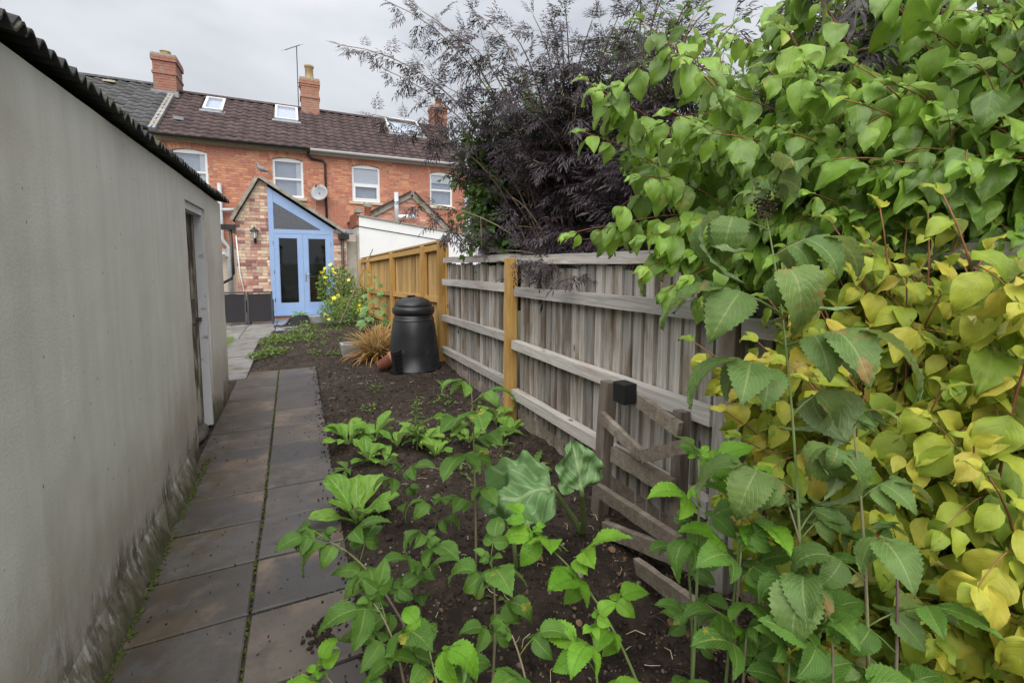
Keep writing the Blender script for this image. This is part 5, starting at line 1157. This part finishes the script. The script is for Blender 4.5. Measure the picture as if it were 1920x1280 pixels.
# the tall old canes in front of the dogwood
cane('very tall old raspberry cane with seed head and grey-green wilting leaves', (1.02, .55, 0), atd(1432, 385, 1.06), 12, .235, mat=O, stem='cane_green', ctrl=atd(1525, 800, 1.02), t0=.4, r=.005, droop=.5)
sh_ = bpy.data.objects[-1] if False else None
shp = atd(1432, 380, 1.06); hdp = empty('seed_head', shp, label='dry brown seed head at the top of the tallest raspberry cane', cat='seed head')
scatter('seeds', [(ic, icf, None, [np.array(Matrix.Translation((rng.gauss(0, .012), rng.gauss(0, .012), rng.gauss(.0, .022))) @ Matrix.Scale(rng.uniform(.0016, .0034), 4)) for _ in range(300)])], 'seed_head', hdp)
cane('old raspberry cane with brown-blotched leaves beside the tallest cane', (1.08, .45, 0), atd(1600, 800, .95), 9, .145, mat=O, stem='cane_stem', t0=.3, droop=.3)
cane('raspberry cane topped with bright lime leaves against the broken trellis', (.98, .86, 0), atd(1310, 860, 1.22), 11, .14, mat='leaf_raspberry', top=B, stem='cane_green', t0=.25)
cane('bright raspberry shoot beside the lime-topped cane', (1.0, .78, 0), atd(1400, 905, 1.15), 9, .14, mat=B, stem='cane_green', t0=.2)
cane('raspberry cane with broad mid green leaves below the lime-topped cane', (.98, .72, 0), atd(1390, 1030, 1.1), 10, .15, t0=.15)
cane('raspberry cane with dark serrated leaves low in front of the yellow bush', (1.0, .6, 0), atd(1520, 1080, 1.02), 9, .145, t0=.15)
cane('raspberry cane with wilted brown-centred leaves low in front of the yellow bush', (1.05, .5, 0), atd(1480, 950, 1.05), 8, .14, mat=O, t0=.2, droop=.2)
cane('raspberry cane with long dark leaves close under the yellow bush', (1.05, .42, 0), atd(1680, 1010, .95), 9, .14, mat='leaf_raspberry', t0=.15, droop=.2)
cane('low raspberry shoot with green leaves under the yellow bush', (.95, .5, 0), atd(1560, 1190, .92), 8, .14, t0=.1)
cane('bushy raspberry shoot with green leaves on bare soil beneath the dogwood', (.95, .65, 0), atd(1400, 1190, 1.05), 8, .14, t0=.1)
cane('slim raspberry shoot between the dark leaves and the bare soil', (.95, .58, 0), atd(1480, 1240, .95), 7, .135, t0=.1)
cane('raspberry shoot with small pale leaves leaning on the broken trellis slats', (1.2, 1.05, 0), atd(1275, 985, 1.4), 6, .15, t0=.3, stem='cane_green')

# ------------------------------------------------------------ rhubarb
rh = empty('rhubarb', (1.38, 2.05, bedz(1.38, 2.05)), label='rhubarb plant with one upright fan leaf and one flat crinkled leaf', cat='rhubarb')
def big_leaf(seed, wav): return LM().leaf(leaf(1., 1.05, 'rhub', 22, 16, fold=.2, bend=.5, pleat=.035, npl=5, wav=wav, seed=seed))
o_ = rh.location
b0 = gnd(1093, 1005)-o_; t0_ = atd(1090, 915, 2.15)-o_
MB().tube(bez(b0, (b0+t0_)/2+Vector((.01, 0, 0)), t0_, 8), .016, .012, 8).build('stalk', 'cane_green', rh, True)
put('leaf', big_leaf(3, .4).mesh('leaf', 'leaf_rhubarb', True), rh, mat=frame(t0_, Vector((-.12, .1, 1)), (-W_+Vector((.2, 0, .1))), .22))
t1_ = atd(1035, 915, 2.25)-o_
MB().tube(bez(b0, b0.lerp(t1_, .5)+Vector((0, 0, .03)), t1_, 8), .017, .012, 8).build('stalk', 'cane_green', rh, True)
put('leaf', big_leaf(5, .6).mesh('leaf', 'leaf_rhubarb', True), rh, mat=frame(t1_, -RT*1.+Vector((0, -.1, -.12)), Vector((-.2, -.5, 1)), .36))
MB().tube(bez(gnd(968, 1075)-o_, atd(966, 1030, 2.1)-o_, atd(960, 985, 2.15)-o_, 6), .013, .01, 7).build('stalk', 'cane_green', rh, True)

# ------------------------------------------------------------ chard, weeds, flowers
def rosette(name, label, cat, p, n, size, meshes, tilt=(.5, 1.1), grp=None, up0=0.):
    z = bedz(p[0], p[1]) if p[0] > EDX-.02 or p[1] > 7.2 else 0.
    ob = empty(name, (p[0], p[1], z), label=label, cat=cat, group=grp)
    for k in range(n):
        a = 6.2832*k/n+rng.uniform(-.35, .35); e = rng.uniform(*tilt); d = Vector((math.cos(a)*math.cos(e), math.sin(a)*math.cos(e), math.sin(e)))
        put('leaf', rng.choice(meshes), ob, mat=frame(Vector((0, 0, up0)), d, Vector((-math.cos(a)*.4, -math.sin(a)*.4, 1)), size*rng.uniform(.65, 1.15)))
    return ob
CH = [LM().leaf(leaf(1., .42, 'chard', 14, 6, fold=.25, bend=.8, wav=.22, seed=k)).mesh('leaf', 'leaf_chard', True) for k in range(5)]
WD = [LM().leaf(leaf(1., .26, 'lance', 10, 4, fold=.3, bend=.9, serr=.25, wav=.1, seed=k)).mesh('leaf', 'leaf_weed', True) for k in range(4)]
CG = 'young chard plants in the soil bed'
CL = {0: 'largest bright chard plant of the row, beside the paving edge', 3: 'chard plant at the foot of the feathery weed', 7: 'chard plant at the foot of the new orange fence post', 9: 'chard plant beside the toothed dandelion rosette', 10: 'smallest chard seedling, between the dandelion and the row'}
for qi, (u, v, n, s) in enumerate(((655, 842, 10, .3), (703, 838, 8, .25), (745, 850, 7, .2), (790, 835, 10, .26), (815, 862, 7, .19), (850, 815, 8, .23), (880, 838, 8, .22), (930, 800, 9, .25), (955, 820, 8, .22), (690, 875, 7, .2), (722, 880, 5, .16))):
    g_ = gnd(u, v); rosette('chard_plant', CL.get(qi, 'small bright green chard plant in the row across the soil bed'), 'chard', (g_.x, g_.y), n, s, CH, (.7, 1.35), CG)
g_ = gnd(668, 985); rosette('chard_plant', 'large glossy chard plant with upright leaves at the paving edge', 'chard', (g_.x, g_.y), 9, .3, CH, (.6, 1.3))
g_ = gnd(650, 885); rosette('dandelion', 'toothed dandelion rosette beside the chard row', 'weed', (g_.x, g_.y), 9, .16, WD, (.25, .7))
g_ = gnd(1002, 885); rosette('dock_plant', 'dark leafy dock rosette against the fence foot behind the rhubarb', 'weed', (g_.x, g_.y), 13, .2, WD, (.3, 1.1))
g_ = gnd(1040, 700); p3 = (1.55, 5.3); rosette('seedling', 'yellow green seedling at the fence foot near the compost bin', 'seedling', p3, 6, .14, WD, (.3, .9))
g_ = gnd(812, 760); rosette('seedling', 'tiny yellow green seedling alone in the dark soil', 'seedling', (g_.x, g_.y), 5, .09, WD, (.3, .9))
# upright feathery weed in the chard row
g_ = gnd(782, 850); fw = empty('feathery_weed', (g_.x, g_.y, bedz(g_.x, g_.y)), label='upright feathery green weed rising from the chard row', cat='weed')
MB().tube([(0, 0, 0), (.01, 0, .2), (0, .01, .44)], .005, .002, 5).build('stem', 'cane_green', fw)
for k in range(46):
    z = .04+.4*k/46; a = 2.4*k; put('leaf', rng.choice(WD), fw, mat=frame((0, 0, z), Vector((math.cos(a), math.sin(a), .5)), Vector((0, 0, 1)), .12*(1.25-z*1.9)))
WL = [LM().leaf(leaf(1., .45, 'dog', 4, 2, fold=.25, bend=.6, wav=.1, seed=k)).arrays() for k in range(3)]
def mat_of(points, n, rad, size, h, flat=.5):
    T = [[] for _ in WL]
    for (x, y, r_) in points:
        for _ in range(n):
            a = rng.uniform(0, 6.28); q = r_*math.sqrt(rng.random()); p = Vector((x+q*math.cos(a), y+q*math.sin(a), 0)); p.z = bedz(p.x, p.y)+rng.random()*h*(1-.6*q/r_)
            T[rng.randrange(3)].append(np.array(frame(p, rv(1.)+Vector((0, 0, flat)), Vector((0, 0, 1))+rv(.5), size*rng.uniform(.5, 1.3))))
    return [(V, F, U, t) for (V, F, U), t in zip(WL, T)]
def clump(label, u, v, r_, n, size, h, mat='leaf_weed', name='weed_clump', cat='weed', x=None):
    g_ = gnd(u, v); ob = empty(name, (g_.x, g_.y, 0), label=label, cat=cat); o = scatter('foliage', mat_of([(g_.x, g_.y, r_)], n, 0, size, h), mat, ob, 'stuff', True); o.location = (-g_.x, -g_.y, 0); return ob
clump('leafy green weed clump at the soil corner beside the far flagstone', 500, 668, .3, 260, .07, .14)
clump('low weed clump between the flagstones and the far soil', 520, 640, .35, 260, .07, .14)
clump('dark green weed clump in the middle of the far soil', 565, 640, .3, 200, .07, .15)
clump('small weed clump in front of the concrete trough', 625, 668, .14, 90, .05, .09)
clump('tiny weed clump on the soil ridge behind the path end', 590, 666, .12, 70, .05, .08)
clump('tall straggly weeds beside the trough on the patio', 575, 625, .3, 150, .07, .3)
sp_ = [(rng.uniform(-.5, 1.7), rng.uniform(8.2, 11.6), .25) for _ in range(34)]+[(rng.uniform(.2, 1.75), rng.uniform(1.8, 6), .1) for _ in range(10)]
scatter('ground_weeds', mat_of(sp_, 26, 0, .05, .05), 'leaf_weed', smooth=True)
BL = [LM().leaf(leaf(1., .035, 'blade', 5, 2, fold=.2, bend=b, seed=k)).arrays() for k, b in enumerate((.5, .9, 1.4))]
def tuft(name, label, cat, p, n, L_, mat, spread=.9, rad=.06, kind=None):
    T = [[] for _ in BL]
    for _ in range(n):
        a = rng.uniform(0, 6.28); e = rng.uniform(.25, 1.4)*1.; d = Vector((math.cos(a)*spread*math.cos(e), math.sin(a)*spread*math.cos(e), math.sin(e)+.2))
        T[rng.randrange(3)].append(np.array(frame(Vector(p)+Vector((rng.gauss(0, rad), rng.gauss(0, rad), 0)), d, Vector((0, 0, 1))+rv(.3), L_*rng.uniform(.6, 1.2))))
    return tag(scatter(name, [(V, F, U, t) for (V, F, U), t in zip(BL, T)], mat, None, kind), label, cat)
tuft('ornamental_grass', 'arching orange ornamental grass clump beside the compost bin', 'grass plant', (1.12, 7.25, .04), 520, .58, 'blade_orange')
T = [[] for _ in BL]
for _ in range(900):
    p = Vector((rng.uniform(-1.7, -1.1), rng.uniform(8.6, 10.3), .0)); p.x = -1.16-abs(rng.gauss(0, .25)); T[rng.randrange(3)].append(np.array(frame(p, Vector((rng.uniform(-.6, .6), rng.uniform(-.6, .6), 1)), rv(1), rng.uniform(.06, .16))))
scatter('grass_patch', [(V, F, U, t) for (V, F, U), t in zip(BL, T)], 'blade_grass')
# yellow-flowering shrub by the doors
def flowery(name, label, cat, c, r_, n, size, nf, mat='leaf_weed', stems=14):
    c = Vector(c); ob = empty(name, (c.x, c.y, 0), label=label, cat=cat); lo = Vector((c.x, c.y, 0)); m = MB(); T = [[] for _ in WL]
    for _ in range(stems):
        e = inell((0, 0, c.z), r_, .6); m.tube(bez((rng.uniform(-.05, .05), rng.uniform(-.05, .05), 0), (e.x*.3, e.y*.3, e.z*.7), e, 6), .008, .003, 4)
    m.build('stems', 'cane_green', ob, True)
    for _ in range(n): p = inell((0, 0, c.z), r_, .15); T[rng.randrange(3)].append(np.array(frame(p, rv(1.)+Vector((0, 0, -.1)), Vector((-.2, -.5, .8))+rv(.5), size*rng.uniform(.6, 1.3))))
    tag(scatter('foliage', [(V, F, U, t) for (V, F, U), t in zip(WL, T)], mat, ob, smooth=True))
    fl_ = MB()
    for k in range(5): a = 6.2832*k/5; fl_.add([(0, 0, 0), (math.cos(a-.5)*.8, math.sin(a-.5)*.8, .25), (math.cos(a)*1.1, math.sin(a)*1.1, .3), (math.cos(a+.5)*.8, math.sin(a+.5)*.8, .25)], [(0, 1, 2, 3)])
    me = fl_.mesh('flower', 'flower_yellow')
    for _ in range(nf): p = inell((0, 0, c.z), r_, .85); p.y = -abs(p.y); put('flower', me, ob, mat=frame(p, rv(1.), Vector((-.1, -1, .4))+rv(.4), rng.uniform(.035, .055)))
    return ob
p = onY(632, 540, 12.6); flowery('yellow_flower_shrub', 'tall green shrub dotted with yellow flowers in front of the blue doors', 'shrub', (p.x, 12.6, .85), (.5, .4, .62), 1500, .075, 22)
p = onY(645, 590, 11.6); flowery('flower_bush', 'lower spreading green bush with few yellow flowers in the far soil', 'bush', (p.x, 11.5, .35), (.6, .5, .38), 1500, .07, 10)
p = onY(668, 560, 12.2); flowery('rosemary_bush', 'dusty grey green bush against the cream wall behind the bamboo cane', 'bush', (p.x, 12.4, .6), (.3, .3, .5), 900, .05, 0)
ob = rosette('patio_plant', 'low bright green plant growing in the black patio planter', 'plant', (0., 11.95), 14, .22, CH, (.2, 1.2), up0=.2)
rosette('trough_plant', 'sparse green weeds growing in the concrete trough beside the grass', 'plant', (.82, 7.72), 7, .12, WD, (.4, 1.2), up0=.18)
# hollyhock-like plant with pale lobed leaves by the orange fence
def lobed(seed):
    l = LM()
    for k in range(5): a = (k-2)*.85; l.leaf(leaf(.62-.06*abs(k-2), .5, 'rasp', 6, 4, fold=.1, bend=.5, wav=.15, serr=.1, seed=seed+k), frame((0, .18, .002*k), Vector((math.sin(a), math.cos(a), -.1)), Vector((0, 0, 1))))
    l.stalk([(0, 0, 0), (0, .2, 0)], .012, .01); return l
MLW = [lobed(k*3).mesh('leaf', 'leaf_mallow', True) for k in range(3)]
b_ = Vector((1.42, 10.0, 0)); hh = empty('hollyhock', b_, label='pale green lobed-leaf hollyhock climbing in front of the orange fence', cat='plant')
MB().tube([(0, 0, 0), (.02, 0, .6), (.05, .02, 1.3)], .014, .006, 6).build('stem', 'cane_green', hh)
for k in range(26):
    z = .12+1.2*(k/26)**1.3; a = 2.4*k; w2 = .36*(1.25-z*.65); d = Vector((math.cos(a), math.sin(a), .15)); put('leaf', rng.choice(MLW), hh, mat=frame(Vector((.02, 0, z))+d*w2*.5, d+Vector((0, 0, -.3)), Vector((-.2, -.6, 1))+rv(.3), .24*(1.2-z*.55)))
# small weeds in the corner by the downpipe
clump('small yellow green weeds at the foot of the pipes beside the rattan seats', 430, 612, .12, 60, .05, .1)
# dry twigs, straw and roots on the soil
m = MB()
for _ in range(110):
    y = 1.2+5.5*rng.random()**1.5; x = rng.uniform(.25, 1.75); a = rng.uniform(0, 6.28); l_ = rng.uniform(.02, .09); z = bedz(x, y)+.006
    m.tube([(x, y, z), (x+math.cos(a)*l_*.5, y+math.sin(a)*l_*.5, z+rng.uniform(.002, .015)), (x+math.cos(a+.3)*l_, y+math.sin(a+.3)*l_, z+.002)], rng.uniform(.001, .0025), .001, 4)
tag(m.build('straw_litter', 'straw'), kind='stuff')
m = MB()
for _ in range(70):
    y = rng.uniform(.9, 2.4); x = rng.uniform(1.25, 1.75); z = bedz(x, y); a = rng.uniform(0, 6.28); l_ = rng.uniform(.08, .25)
    m.tube(bez((x, y, z), (x+math.cos(a)*l_*.5, y+math.sin(a)*l_*.5, z+rng.uniform(.03, .12)), (x+math.cos(a)*l_, y+math.sin(a)*l_, z+.01), 6), .0016, .0008, 4)
tag(m.build('root_tangle', 'twig'), kind='stuff')
T = [[] for _ in DOGY[1]]
for _ in range(60): y = rng.uniform(.6, 2.3); x = rng.uniform(1.0, 1.72); T[rng.randrange(7)].append(np.array(frame((x, y, bedz(x, y)+.012), rv(1.)*Vector((1, 1, .1)) if False else Vector((rng.uniform(-1, 1), rng.uniform(-1, 1), .05)), Vector((0, 0, 1))+rv(.4), rng.uniform(.03, .06))))
pm('leaf_litter', (.16, .085, .045), (.3, .19, .11), scale=20, rand=0)
scatter('fallen_leaves', [(V, F, U, t) for (V, F, U), t in zip(DOGY[1], T)], 'leaf_litter')
st_ = empty('stone', (1.15, 1.72, bedz(1.15, 1.72)), label='flat brown stone lying in the bare soil below the bright raspberry cane', cat='stone')
m = MB(); m.add([(p[0]*.06*rng.uniform(.8, 1.2), p[1]*.04*rng.uniform(.8, 1.2), p[2]*.02+.012) for p in ico], icf).build('rock', 'pebble', st_, True)
